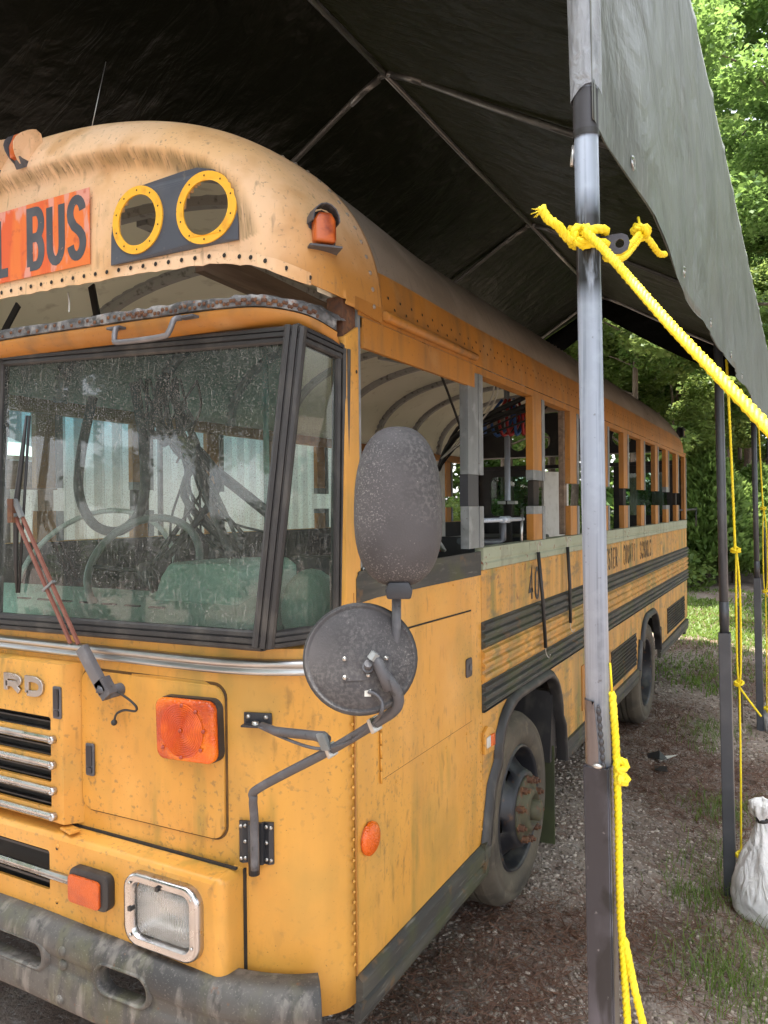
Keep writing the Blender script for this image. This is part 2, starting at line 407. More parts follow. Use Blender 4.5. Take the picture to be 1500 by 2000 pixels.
m_dash = M('green_dashboard', (.27,.40,.34), .55, layers=[dict(c=(.34,.47,.40), s=5, lo=.45, hi=.7, k=.6), dict(c=(.17,.24,.20), s=12, lo=.55, hi=.72, k=.6)])
m_mirror = M('lichened_mirror_back', (.062,.058,.062), .72, layers=[
    dict(c=(.035,.033,.036), s=7, lo=.4, hi=.62, k=.8), dict(c=(.12,.115,.112), s=130, lo=.45, hi=.62, k=.6, m=(5,.45,.60)),
    dict(c=(.27,.26,.25), s=260, lo=.56, hi=.66, k=.55, m=(5.5,.45,.60)), dict(c=(.3,.285,.27), s=170, lo=.69, hi=.73, k=.4)],
    bump=[dict(s=240, k=.3, d=.002)])
m_arm = M('grey_mirror_arm', (.085,.085,.095), .55, .2, layers=[dict(c=(.17,.17,.18), s=20, lo=.5, hi=.7, k=.6), dict(c=(.03,.03,.03), s=50, lo=.62, hi=.7, k=.6)])
m_bracket = M('black_bracket', (.032,.034,.04), .45, .3)
m_bolt = M('steel_bolt', (.45,.44,.42), .35, .9)
m_rust = M('rusty_metal', (.10,.045,.025), .85, layers=[dict(c=(.17,.08,.035), s=30, lo=.45, hi=.65, k=.8), dict(c=(.05,.03,.025), s=60, lo=.5, hi=.65, k=.7)])
m_tyre = M('worn_tyre', (.045,.038,.03), .85, layers=[
    dict(c=(.10,.083,.06), s=5, lo=.35, hi=.6, k=.85), dict(c=(.14,.115,.085), s=22, lo=.55, hi=.7, k=.5)], bump=dict(s=60, k=.12, d=.003))
m_rim = M('dark_wheel_rim', (.018,.019,.024), .45, .1, layers=[dict(c=(.09,.085,.07), s=10, lo=.52, hi=.72, k=.6), dict(c=(.10,.045,.02), s=22, lo=.62, hi=.70, k=.7)])
m_hub = M('greenish_hub', (.07,.066,.035), .7, layers=[dict(c=(.05,.045,.03), s=20, lo=.45, hi=.65, k=.8), dict(c=(.12,.05,.025), s=35, lo=.55, hi=.68, k=.8)])
m_bumper = M('weathered_steel_bumper', (.075,.071,.066), .6, .12, layers=[
    dict(c=(.035,.034,.034), s=4, st=(.8,1,1.6), lo=.44, hi=.58, k=.9, dist=.6), dict(c=(.10,.10,.05), s=12, st=(1,1,.22), lo=.5, hi=.66, k=.5),
    dict(c=(.23,.21,.19), s=17, st=(1.5,1,.3), lo=.52, hi=.66, k=.5), dict(c=(.04,.038,.036), s=34, st=(1,1,.5), lo=.56, hi=.64, k=.7), dict(c=(.24,.225,.20), s=160, lo=.60, hi=.68, k=.3), dict(c=(.16,.07,.03), s=26, lo=.68, hi=.74, k=.6)],
    bump=[dict(s=8, k=.25, d=.012), dict(s=70, k=.2, d=.003)])
m_flange = M('corroded_flange', (.15,.15,.155), .65, .3, layers=[
    dict(c=(.05,.05,.05), s=22, lo=.45, hi=.6, k=.85), dict(c=(.34,.33,.32), s=34, lo=.53, hi=.65, k=.7), dict(c=(.22,.09,.04), s=45, lo=.62, hi=.7, k=.8)],
    bump=dict(s=50, k=.5, d=.006))
m_rope = M('yellow_rope', (.80,.62,.008), .6, layers=[dict(c=(.62,.44,.012), s=40, lo=.5, hi=.68, k=.6), dict(c=(.85,.72,.06), s=15, lo=.5, hi=.7, k=.6)], bump=dict(s=160, k=.3, d=.003))
m_bag = M('white_woven_bag', (.80,.80,.80), .65, layers=[dict(c=(.55,.55,.57), s=6, lo=.45, hi=.7, k=.6), dict(c=(.3,.26,.2), s=9, lo=.62, hi=.75, k=.5, z=(.16,-.02))],
    bump=[dict(s=11, st=(2,2,.7), k=.9, d=.03, dist=1), dict(s=240, k=.12, d=.001)], trans=((.7,.7,.7), .12))
m_tarp_out = M('grey_green_tarp', (.142,.155,.152), .48, layers=[
    dict(c=(.17,.185,.17), s=3, lo=.45, hi=.7, k=.7), dict(c=(.085,.097,.088), s=3, lo=.48, hi=.66, k=.7, off=8),
    dict(c=(.38,.40,.39), s=22, st=(1,5,.35), lo=.58, hi=.72, k=.5)],
    bump=[dict(s=3.5, st=(1,1.2,.8), k=.8, d=.05, dist=.8), dict(s=24, st=(1,3,.5), k=.25, d=.006)], trans=((.10,.11,.06), .12))
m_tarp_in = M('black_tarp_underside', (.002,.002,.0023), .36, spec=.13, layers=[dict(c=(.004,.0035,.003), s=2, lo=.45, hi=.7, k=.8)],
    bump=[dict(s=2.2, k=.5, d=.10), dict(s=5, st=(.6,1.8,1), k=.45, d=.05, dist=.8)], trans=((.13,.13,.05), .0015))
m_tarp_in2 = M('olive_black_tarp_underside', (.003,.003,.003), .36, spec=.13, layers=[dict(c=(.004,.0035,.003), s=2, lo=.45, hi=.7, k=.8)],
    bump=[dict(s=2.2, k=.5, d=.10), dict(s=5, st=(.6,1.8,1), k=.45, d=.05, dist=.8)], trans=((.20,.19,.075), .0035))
m_siding = M('galvalume_siding', (.72,.76,.78), .30, .45, layers=[dict(c=(.60,.64,.66), s=3, st=(1,2,.4), lo=.45, hi=.7, k=.6), dict(c=(.2,.2,.19), s=60, lo=.68, hi=.74, k=.5)])
m_wood = M('weathered_board', (.17,.12,.085), .8, layers=[dict(c=(.10,.07,.05), s=4, st=(8,.6,8), lo=.45, hi=.65, k=.8), dict(c=(.26,.2,.15), s=7, st=(8,.5,8), lo=.55, hi=.7, k=.5)])
m_cable = M('black_cable', (.02,.02,.021), .5)
m_wheelrim = M('worn_grey_wheel_rim', (.11,.13,.12), .35, layers=[dict(c=(.2,.22,.2), s=14, lo=.5, hi=.7, k=.6)])
m_hose = M('grey_corrugated_hose', (.05,.05,.05), .6, layers=[dict(c=(.12,.12,.115), s=30, lo=.5, hi=.65, k=.7)])
m_white = M('dirty_white_plastic', (.55,.54,.5), .5, layers=[dict(c=(.4,.38,.33), s=9, lo=.5, hi=.7, k=.6)])
m_red = M('red_plastic', (.35,.02,.02), .45); m_blue = M('blue_plastic', (.02,.09,.30), .45)
m_maroon = M('maroon_wiper_arm', (.17,.062,.045), .45, layers=[dict(c=(.25,.11,.08), s=20, lo=.5, hi=.7, k=.6)])
m_wiper = M('grey_wiper_metal', (.16,.155,.165), .45, .4, layers=[dict(c=(.26,.25,.26), s=18, lo=.5, hi=.7, k=.6)])
m_bark = M('tree_bark', (.12,.095,.072), .9, layers=[dict(c=(.06,.045,.035), s=9, st=(1,1,.25), lo=.45, hi=.62, k=.85), dict(c=(.22,.19,.16), s=20, st=(1,1,.4), lo=.58, hi=.7, k=.6)], bump=dict(s=14, st=(1,1,.3), k=.8, d=.04))

def leafmat(name, a, b, tr, k=.45, dry=0):
    m = bpy.data.materials.new(name); m.use_nodes = True
    N = m.node_tree.nodes; L = m.node_tree.links; p = N['Principled BSDF']
    g = N.new('ShaderNodeNewGeometry'); mx = N.new('ShaderNodeMix'); mx.data_type = 'RGBA'
    L.new(g.outputs['Random Per Island'], mx.inputs[0]); mx.inputs[6].default_value = (*a, 1); mx.inputs[7].default_value = (*b, 1)
    L.new(mx.outputs[2], p.inputs['Base Color']); p.inputs['Roughness'].default_value = .5
    p.inputs['Specular IOR Level'].default_value = .35
    t = N.new('ShaderNodeBsdfTranslucent'); hs = N.new('ShaderNodeMix'); hs.data_type = 'RGBA'
    L.new(g.outputs['Random Per Island'], hs.inputs[0]); hs.inputs[6].default_value = (*[c*.8 for c in tr], 1); hs.inputs[7].default_value = (*[c*1.15 for c in tr], 1)
    L.new(hs.outputs[2], t.inputs[0])
    ms = N.new('ShaderNodeMixShader'); ms.inputs[0].default_value = k
    L.new(p.outputs[0], ms.inputs[1]); L.new(t.outputs[0], ms.inputs[2]); L.new(ms.outputs[0], N['Material Output'].inputs[0])
    return m
m_leaf = leafmat('broad_leaf', (.04,.10,.02), (.10,.18,.045), (.22,.34,.085), .45)
m_leaf2 = leafmat('yellow_green_leaf', (.07,.13,.025), (.12,.185,.05), (.28,.36,.10), .45)
m_cyp = leafmat('cypress_spray', (.075,.13,.035), (.12,.19,.055), (.32,.46,.12), .45)
m_grass = leafmat('grass_blade', (.07,.13,.02), (.14,.20,.045), (.22,.33,.06), .35)
m_needle = leafmat('pine_needle', (.075,.034,.021), (.16,.078,.048), (.1,.05,.02), .1)

def glassmat(name, tint, band, dust, refl=1.0):
    """dirty laminated glass: tint, tinted sun band at the top, dust specks and run marks"""
    m = bpy.data.materials.new(name); m.use_nodes = True
    N = m.node_tree.nodes; L = m.node_tree.links; N.remove(N['Principled BSDF'])
    tc = N.new('ShaderNodeTexCoord'); sep = N.new('ShaderNodeSeparateXYZ'); L.new(tc.outputs['Object'], sep.inputs[0])
    tr = N.new('ShaderNodeBsdfTransparent')
    if band:
        rp = N.new('ShaderNodeValToRGB'); mr = N.new('ShaderNodeMapRange'); L.new(sep.outputs[2], mr.inputs[0])
        mr.inputs['From Min'].default_value = band[0]; mr.inputs['From Max'].default_value = band[1]
        L.new(mr.outputs[0], rp.inputs[0]); e = rp.color_ramp.elements
        e[0].position = 0; e[0].color = (*tint, 1); e[1].position = 1; e[1].color = (.10,.16,.22,1)
        q = e.new(.55); q.color = (.16,.40,.44,1)
        L.new(rp.outputs[0], tr.inputs[0])
    else: tr.inputs[0].default_value = (*tint, 1)
    gl = N.new('ShaderNodeBsdfGlossy'); gl.inputs['Roughness'].default_value = .02
    fr = N.new('ShaderNodeFresnel'); fr.inputs[0].default_value = 1.5
    ml = N.new('ShaderNodeMath'); ml.operation = 'MULTIPLY'; L.new(fr.outputs[0], ml.inputs[0]); ml.inputs[1].default_value = 1.2*refl; ml.use_clamp = True
    m1 = N.new('ShaderNodeMixShader'); L.new(ml.outputs[0], m1.inputs[0]); L.new(tr.outputs[0], m1.inputs[1]); L.new(gl.outputs[0], m1.inputs[2])
    df = N.new('ShaderNodeBsdfDiffuse'); df.inputs[0].default_value = (.34,.35,.33,1)
    def nz(sc, st, lo, hi, k, off):
        mp = N.new('ShaderNodeMapping'); mp.inputs['Scale'].default_value = st; mp.inputs['Location'].default_value = (off, 0, off)
        L.new(tc.outputs['Object'], mp.inputs[0]); t = N.new('ShaderNodeTexNoise'); t.inputs['Scale'].default_value = sc; t.inputs['Detail'].default_value = 3
        L.new(mp.outputs[0], t.inputs['Vector']); r = N.new('ShaderNodeMapRange'); L.new(t.outputs['Fac'], r.inputs[0])
        r.inputs['From Min'].default_value = lo; r.inputs['From Max'].default_value = hi; r.inputs['To Max'].default_value = k; return r.outputs[0]
    parts = [nz(3, (1,1,.6), .25, .75, .075*dust, 0), nz(330, (1,1,1), .51, .68, .38*dust, 4), nz(110, (1.5,1,.16), .57, .72, .20*dust, 2), nz(190, (1,1,1), .63, .70, .35*dust, 7)]
    c = parts[0]
    for x in parts[1:]:
        a = N.new('ShaderNodeMath'); a.operation = 'ADD'; a.use_clamp = True; L.new(c, a.inputs[0]); L.new(x, a.inputs[1]); c = a.outputs[0]
    m2 = N.new('ShaderNodeMixShader'); L.new(c, m2.inputs[0]); L.new(m1.outputs[0], m2.inputs[1]); L.new(df.outputs[0], m2.inputs[2])
    L.new(m2.outputs[0], N['Material Output'].inputs[0]); return m
m_glass = glassmat('dusty_windshield', (.72,.88,.82), (2.02, 2.46), 1.0)
m_glass2 = glassmat('dusty_quarter_glass', (.60,.76,.68), None, .75)
m_glass3 = glassmat('dark_rear_glass', (.22,.34,.27), None, .3)

def lensmat(name, a, b):
    m = M(name, a, .16, layers=[dict(c=b, s=14, lo=.4, hi=.65, k=.8)], coat=.6)
    return m
m_amber = M('amber_lens', (.66,.105,.003), .25, coat=.2, layers=[dict(c=(.80,.22,.006), s=9, lo=.45, hi=.65, k=.7), dict(c=(.34,.028,.004), s=6, lo=.48, hi=.64, k=.85)],
    bump=[dict(s=170, kind='voro', k=.5, d=.004)])
m_amber2 = M('orange_reflector', (.52,.085,.006), .3, coat=.2, layers=[dict(c=(.34,.05,.012), s=18, lo=.45, hi=.65, k=.7)], bump=dict(s=300, kind='voro', k=.5, d=.003))
m_amber_dim = M('weathered_amber_lens', (.50,.105,.014), .35, coat=.2, layers=[dict(c=(.55,.12,.02), s=14, lo=.45, hi=.65, k=.7), dict(c=(.16,.022,.008), s=18, lo=.5, hi=.65, k=.8)], bump=dict(s=60, k=.2, d=.003))
m_ringlens = M('amber_lens_rings', (.50,.05,.003), .3, coat=.2, layers=[dict(c=(.72,.13,.005), s=12, lo=.45, hi=.6, k=.8)])
m_redlens = M('dull_red_lens', (.30,.035,.012), .3, coat=.3)

# lamp glass: clear with moulded flutes
m_lamp = bpy.data.materials.new('headlamp_glass'); m_lamp.use_nodes = True
_n = m_lamp.node_tree.nodes; _l = m_lamp.node_tree.links; _p = _n['Principled BSDF']
_p.inputs['Base Color'].default_value = (.82,.83,.80,1); _p.inputs['Roughness'].default_value = .12
_p.inputs['Transmission Weight'].default_value = .75; _p.inputs['IOR'].default_value = 1.35
_tc = _n.new('ShaderNodeTexCoord'); _wv = _n.new('ShaderNodeTexWave'); _wv.inputs['Scale'].default_value = 38; _wv.bands_direction = 'X'
_l.new(_tc.outputs['Object'], _wv.inputs['Vector'])
_bp = _n.new('ShaderNodeBump'); _bp.inputs['Strength'].default_value = .5; _bp.inputs['Distance'].default_value = .004
_l.new(_wv.outputs['Fac'], _bp.inputs['Height']); _l.new(_bp.outputs[0], _p.inputs['Normal'])
# ------------------------------------------------------------------ ground
def gz(x, y):
    t = min(max((x + 1.35) / 1.1, 0), 1); t = t*t*(3-2*t)
    z = .10 - .15*t
    return z + .012*sin(x*3.1+y*1.3) + .01*sin(y*2.3-x*1.7)
def ground_mesh():
    def axis(lo, hi, c0, c1, fine, coarse):
        out = [lo]; x = lo
        while x < hi:
            d = 0 if c0 <= x <= c1 else min(abs(x-c0), abs(x-c1))
            x += min(fine + d*.12, coarse); out.append(min(x, hi))
        return out
    xs = axis(-160, 160, -3, 1.5, .09, 14); ys = axis(-80, 240, 1.2, 9, .09, 14)
    vs = [(x, y, gz(x, y) + .006*math.sin(x*37+y*11)*math.sin(y*29-x*7)) for y in ys for x in xs]
    n = len(xs); fs = [(j*n+i, j*n+i+1, (j+1)*n+i+1, (j+1)*n+i) for j in range(len(ys)-1) for i in range(n-1)]
    return MB().add(vs, fs, True)
m_ground = M('gravel_and_needles', (.24,.19,.158), .95, layers=[
    dict(c=(.13,.088,.068), s=1.1, lo=.45, hi=.58, k=.85, dist=.6),
    dict(c=(.16,.09,.066), s=2.8, lo=.52, hi=.65, k=.7, dist=1),
    dict(c=(.36,.33,.31), s=45, lo=.60, hi=.66, k=.8), dict(c=(.055,.045,.038), s=60, lo=.57, hi=.68, k=.75), dict(c=(.26,.235,.215), s=18, lo=.54, hi=.66, k=.6)],
    bump=[dict(s=55, k=.8, d=.018), dict(s=150, k=.5, d=.006)])
g = ground_mesh().build('ground', m_ground, fixn=False); g['kind'] = 'structure'
m_pile = M('straw_strip', (.26,.14,.095), .95, layers=[dict(c=(.34,.24,.19), s=6, lo=.5, hi=.7, k=.7), dict(c=(.16,.075,.05), s=12, lo=.5, hi=.7, k=.7)], bump=dict(s=60, k=.6, d=.02))

def mesh_np(name, V, F, mat, kind=None, smooth=False, **kw):
    """V (n,3), F (m,k) constant size faces"""
    me = bpy.data.meshes.new(name); k = F.shape[1]
    me.vertices.add(len(V)); me.vertices.foreach_set('co', V.astype(np.float32).ravel())
    me.loops.add(F.size); me.loops.foreach_set('vertex_index', F.astype(np.int32).ravel())
    me.polygons.add(len(F)); me.polygons.foreach_set('loop_start', np.arange(0, F.size, k, dtype=np.int32))
    if smooth: me.polygons.foreach_set('use_smooth', np.ones(len(F), dtype=bool))
    me.update(calc_edges=True); me.materials.append(mat)
    o = bpy.data.objects.new(name, me); COL.objects.link(o)
    return tag(o, kind=kind, **kw)
gzv = np.vectorize(gz)

# pebbles: squashed octahedra pressed into the ground, thinning with distance
def scatter(n, near=2.35, far=13.0):
    """points in the visible ground wedge, denser towards the camera"""
    y = near*np.exp(rng.random(n)*math.log(far/near))
    f = rng.random(n)
    x = -1.9 + f*(2.6 + y*.12)
    return x, y
def patch_noise(x, y):
    return np.sin(x*2.1+1.3*np.sin(y*1.1))+np.sin(y*1.7+1.1*np.sin(x*1.9+2))+.6*np.sin(x*4.3-y*3.1)
_oc = np.array([(1,0,0),(-1,0,0),(0,1,0),(0,-1,0),(0,0,1),(0,0,-1)], float)
_of = np.array([(0,2,4),(2,1,4),(1,3,4),(3,0,4),(2,0,5),(1,2,5),(3,1,5),(0,3,5)])
_s = .62
_rb = np.array([(a,b,c) for c in (-.55,.55) for a,b in ((1,0),(.5,.87),(-.5,.87),(-1,0),(-.5,-.87),(.5,-.87))]+[(0,0,-.9),(0,0,.9)], float)
_rf = np.array([(i,(i+1)%6,6+(i+1)%6) for i in range(6)]+[(i,6+(i+1)%6,6+i) for i in range(6)]+[((i+1)%6,i,12) for i in range(6)]+[(6+i,6+(i+1)%6,13) for i in range(6)])
def pebbles(name, n, mat, rmin, rmax, bias):
    x, y = scatter(n); keep = (patch_noise(x, y) + bias + np.where(y < 3.2, 1.6, 0) + rng.normal(0, .9, n)) > 0
    x, y = x[keep], y[keep]; n = len(x)
    r = rmin + (rmax-rmin)*rng.random(n)**3.2; r *= (.75+.06*y)
    sc = np.stack([r*(.8+.5*rng.random(n)), r*(.7+.4*rng.random(n)), r*(.45+.3*rng.random(n))], 1)
    a = rng.random(n)*2*pi
    base = _rb[None]*sc[:,None,:]*(1+.16*rng.normal(size=(n, len(_rb), 1)))
    ca, sa = np.cos(a)[:,None], np.sin(a)[:,None]
    X = base[:,:,0]*ca-base[:,:,1]*sa; Y = base[:,:,0]*sa+base[:,:,1]*ca; Z = base[:,:,2]
    V = np.stack([X+x[:,None], Y+y[:,None], Z+(gzv(x, y)+.15*r)[:,None]], 2).reshape(-1,3)
    F = (_rf[None]+len(_rb)*np.arange(n)[:,None,None]).reshape(-1,3)
    return mesh_np(name, V, F, mat, kind='stuff')
def pebmat(name, a, b):
    m = bpy.data.materials.new(name); m.use_nodes = True; N = m.node_tree.nodes; L = m.node_tree.links; p = N['Principled BSDF']
    g = N.new('ShaderNodeNewGeometry'); r = N.new('ShaderNodeValToRGB'); L.new(g.outputs['Random Per Island'], r.inputs[0])
    r.color_ramp.elements[0].color = (*a, 1); r.color_ramp.elements[1].color = (*b, 1)
    e = r.color_ramp.elements.new(.5); e.color = (*[(p_+q_)/2*.9 for p_, q_ in zip(a, b)], 1)
    L.new(r.outputs[0], p.inputs['Base Color']); p.inputs['Roughness'].default_value = .85; return m
pebbles('gravel', 46000, pebmat('pale_pebble', (.16,.125,.10), (.47,.40,.34)), .0032, .0125, .9)
pebbles('gravel', 24000, pebmat('brown_pebble', (.075,.056,.042), (.24,.19,.15)), .003, .012, 1.2)

# fallen pine needles
def needles(n):
    x, y = scatter(n, 2.35, 15); keep = (-patch_noise(x, y)*1.4 - .35 - np.where(y < 3.15, 1.9, .2) + rng.normal(0, .6, n)) > 0
    x, y = x[keep], y[keep]; n = len(x)
    a = rng.random(n)*2*pi; l = (.016+.03*rng.random(n)); w = .0003+.0002*y
    dx, dy = np.cos(a)*l, np.sin(a)*l; px, py = -np.sin(a)*w, np.cos(a)*w; z = gzv(x, y)+.004+.014*rng.random(n)
    t = rng.normal(0, .012, n)
    V = np.stack([np.stack([x-dx-px, y-dy-py, z-t], 1), np.stack([x+dx-px, y+dy-py, z+t], 1), np.stack([x+dx+px, y+dy+py, z+t+.0015], 1), np.stack([x-dx+px, y-dy+py, z-t+.0015], 1)], 1).reshape(-1,3)
    F = np.arange(4*n).reshape(-1,4)
    return mesh_np('pine_needles', V, F, m_needle, kind='stuff')
needles(95000)

# grass: tufts near the poles and a lawn beyond the drive
def blades(cx, cy, n, spread, h0, h1, wid):
    x = cx + rng.normal(0, spread, n); y = cy + rng.normal(0, spread*1.2, n)
    return x, y, h0+(h1-h0)*rng.random(n), np.full(n, wid)
def grass(sets, name='grass'):
    x, y, h, w = [np.concatenate(q) for q in zip(*sets)]; n = len(x)
    a = rng.random(n)*2*pi; lean = .35+.6*rng.random(n)
    z = gzv(x, y)-.005; dx, dy = np.cos(a), np.sin(a); px, py = -dy*w, dx*w
    pts = []
    for t, k in ((0,1),(.4,.9),(.75,.6)):
        o = lean*h*t*t; zz = z+h*t*(1-.25*lean*t)
        pts += [np.stack([x+dx*o-px*k, y+dy*o-py*k, zz], 1), np.stack([x+dx*o+px*k, y+dy*o+py*k, zz], 1)]
    o = lean*h; tip = np.stack([x+dx*o, y+dy*o, z+h*(1-.25*lean)], 1); pts += [tip, tip+np.stack([px*.1, py*.1, 0*px], 1)]
    V = np.stack(pts, 1).reshape(-1,3); b = 8*np.arange(n)[:,None]
    F = np.concatenate([b+np.array(q) for q in ((0,1,3,2),(2,3,5,4),(4,5,7,6))], 0)
    return mesh_np(name, V, F, m_grass, kind='stuff')
S_ = []
for cx, cy, n, sp in ((-.30,3.45,230,.11),(-.12,3.55,230,.13),(.02,3.35,220,.13),(-.42,3.62,120,.10),(-.22,3.9,110,.11),(-.50,4.15,160,.08),(-.36,4.3,130,.08),
                      (-.45,4.75,90,.09),(-.52,5.3,170,.10),(-.40,5.45,150,.10),(-.72,7.0,190,.13),(-.60,7.3,150,.12),(-.70,6.6,80,.1),(-.05,4.6,200,.15),(.05,5.2,150,.15),(-.1,3.05,170,.13),(.1,2.9,200,.15),(-.55,4.5,60,.1)):
    S_.append(blades(cx, cy, n, sp, .03, .13, .0022))
for cx, cy, n, sp in ((-1.2,9.3,500,.35),(-.9,11.4,700,.35),(-1.3,12.6,900,.4),(-.6,10,400,.3),(-.9,8.6,250,.2)):
    S_.append(blades(cx, cy, n, sp, .03, .10, .006))
nl = 20000; gx = -4.0+5.2*rng.random(nl); gy = 11.6+6.6*rng.random(nl); kp = np.sin(gx*1.7+gy*.8)+np.sin(gy*1.3-gx)+.9+rng.normal(0, .5, nl)+np.where(gx < -2.2, -1.6, 0) > 0; gx, gy = gx[kp], gy[kp]
S_.append((gx, gy, .03+.07*rng.random(len(gx)), np.full(len(gx), .012)))
grass(S_)

# ------------------------------------------------------------------ metal building beside the bus
bld = empty('metal_building', (-7.2, 8.0, 0), 'pale corrugated metal building close behind the bus, seen through its windshield', 'building')
BX = -6.05
def rib_panel(y0, y1, z0, z1):
    pr = [(0,0),(.10,0),(.112,.006),(.124,0),(.128,0),(.180,.050),(.200,.050),(.212,0),(.2286,0)]
    m = MB(); k = len(pr)
    vs = [(BX+d, min(y0+u, y1), z) for z in (z0, z1) for u, d in pr]
    return m.add(vs, [(i, i+1, k+i+1, k+i) for i in range(k-1)])
y = 3.4; first = None
pan = rib_panel(0, .2286, 0, 4.1)
for i in range(43):
    if first is None:
        first = pan.build('siding_rib', m_siding, bld, loc=(0,0,0), fixn=False); first.location = (0, y, 0); parent(first, bld)
    else: dup(first, (0, y, 0), bld)
    y += .2286
MB().box(-9.2, BX-.004, 3.4, 13.22, -.1, 4.1).build('wall', m_siding, bld)
MB().add([(BX+.35,3.1,4.05),(BX+.35,13.5,4.05),(-7.9,13.5,4.9),(-7.9,3.1,4.9)], [(0,1,2,3)]).add([(-9.5,3.1,4.05),(-9.5,13.5,4.05),(-7.9,13.5,4.9),(-7.9,3.1,4.9)], [(0,3,2,1)]).build('roof', m_siding, bld, solid=.04)
MB().box(BX+.06, BX+.10, 3.7, 4.25, 1.05, 3.1).build('door_frame', m_rail, bld)
# lean-to roof seen low at the left through the glass
sh = empty('lean_to', (-5.6, 3.4, 0), 'low white lean-to roof on the metal building beyond the steering wheel', 'lean-to')
MB().add([(-5.95,3.0,2.62),(-5.95,4.05,2.62),(-5.1,4.05,2.34),(-5.1,3.0,2.34)], [(0,1,2,3)]).build('roof', m_white, sh, solid=.03)
MB().box(-5.14,-5.1,3.0,4.05,2.12,2.33).build('fascia', m_wood, sh)
for yy in (3.05, 3.95): MB().box(-5.2,-5.12,yy,yy+.08,0,2.12).build('post', m_wood, sh)

# ------------------------------------------------------------------ trees
def leaf_cloud(centers, radii, n, size, flat=.6, droop=.3):
    """leaf-sized rhombi through the volume of many clumps"""
    centers = np.array(centers); radii = np.array(radii)
    p = radii**2; k = rng.choice(len(centers), n, p=p/p.sum())
    d = rng.normal(size=(n,3)); d /= np.linalg.norm(d, axis=1)[:,None]
    rr = radii[k]*(rng.random(n)**.45); P = centers[k] + d*rr[:,None]*np.array([1,1,flat])
    a = rng.random(n)*2*pi; dirv = np.stack([np.cos(a), np.sin(a), -droop+.5*rng.normal(size=n)], 1); dirv /= np.linalg.norm(dirv, axis=1)[:,None]
    up = np.stack([.5*rng.normal(size=n), .5*rng.normal(size=n), np.ones(n)], 1)
    side = np.cross(dirv, up); side /= np.linalg.norm(side, axis=1)[:,None]
    s = size*(.6+.8*rng.random(n))[:,None]; nn = np.cross(side, dirv)
    V = np.stack([P-dirv*s*.5, P+side*s*.38+nn*s*.08, P+dirv*s*.55-nn*s*.05, P-side*s*.38+nn*s*.08], 1).reshape(-1,3)
    return V, np.arange(4*n).reshape(-1,4)

def make_tree(name, h, crown_r, base_h, n_leaf, lsize, lmat, label, cat='tree', nl=9, seed=1, trunk_r=.16):
    R = random.Random(seed)
    t = empty(name, (0,0,0), label, cat)
    tr = MB(); cs = []; rs = []
    path = spline([(0,0,-.3),(R.uniform(-.15,.15),R.uniform(-.15,.15),h*.35),(R.uniform(-.3,.3),R.uniform(-.3,.3),h*.7),(R.uniform(-.4,.4),R.uniform(-.4,.4),h*.97)], 5)
    N = len(path); tr.tube(path, [trunk_r*(1-.9*i/(N-1))*(1.35 if i == 0 else 1) for i in range(N)], 9)
    for i in range(nl*3):
        f = R.uniform(base_h/h, .97); b = path[min(int(f*(N-1)), N-1)]
        env = crown_r*(sin(pi*min(max((f*h-base_h)/(h-base_h)*.82+.16, 0), 1))**.7)
        a = R.uniform(0, 2*pi); L = env*R.uniform(.5, 1.05)
        e = b + Vector((cos(a)*L, sin(a)*L, L*R.uniform(-.05, .5))); m_ = b.lerp(e, .5) + Vector((0,0,.12*L))
        if i % 2 == 0: tr.tube(spline([b, m_, e], 4), [trunk_r*.32*(1-f*.6)*(1-.09*q) for q in range(9)], 5)
        cs.append(tuple(e)); rs.append(R.uniform(.22, .42)*crown_r*.75)
        cs.append(tuple(m_)); rs.append(R.uniform(.15, .3)*crown_r*.7)
    o = tr.build('trunk', m_bark, t)
    V, F = leaf_cloud(cs, rs, n_leaf, lsize)
    c = mesh_np('crown', V, F, lmat, kind='stuff'); parent(c, t)
    return t

def make_cypress(seed, h, r, n):
    t = empty('cypress_shrub', (0,0,0), 'x', 'shrub')
    MB().tube([(0,0,-.2),(0,0,h*.9)], [.06,.015], 7).build('trunk', m_bark, t)
    # feathery sprays: small upright fans hung on arching branchlets
    nb = n//14; f = rng.random(nb)**.8; z = .12*h + f*h*.85; a = rng.random(nb)*2*pi
    env = r*(1-f)**.75*(.75+.35*rng.random(nb)); bx = np.cos(a)*env; by = np.sin(a)*env
    P = []; D = []
    for k in range(14):
        q = .35+.65*k/13
        P.append(np.stack([bx*q+rng.normal(0,.035,nb), by*q+rng.normal(0,.035,nb), z+.28*env*q**2+rng.normal(0,.035,nb)], 1))
        D.append(np.stack([np.cos(a)+.6*rng.normal(size=nb), np.sin(a)+.6*rng.normal(size=nb), .9+.4*rng.normal(size=nb)], 1))
    P = np.concatenate(P); D = np.concatenate(D); D /= np.linalg.norm(D, axis=1)[:,None]; m = len(P)
    S = np.cross(D, rng.normal(size=(m,3))); S /= np.linalg.norm(S, axis=1)[:,None]; L = (.10+.12*rng.random(m))[:,None]
    V = np.stack([P-S*L*.05, P+S*L*.28+D*L*.5, P+D*L*1.2, P-S*L*.28+D*L*.5], 1).reshape(-1,3)
    c = mesh_np('crown', V, np.arange(4*m).reshape(-1,4), m_cyp, kind='stuff'); parent(c, t)
    return t

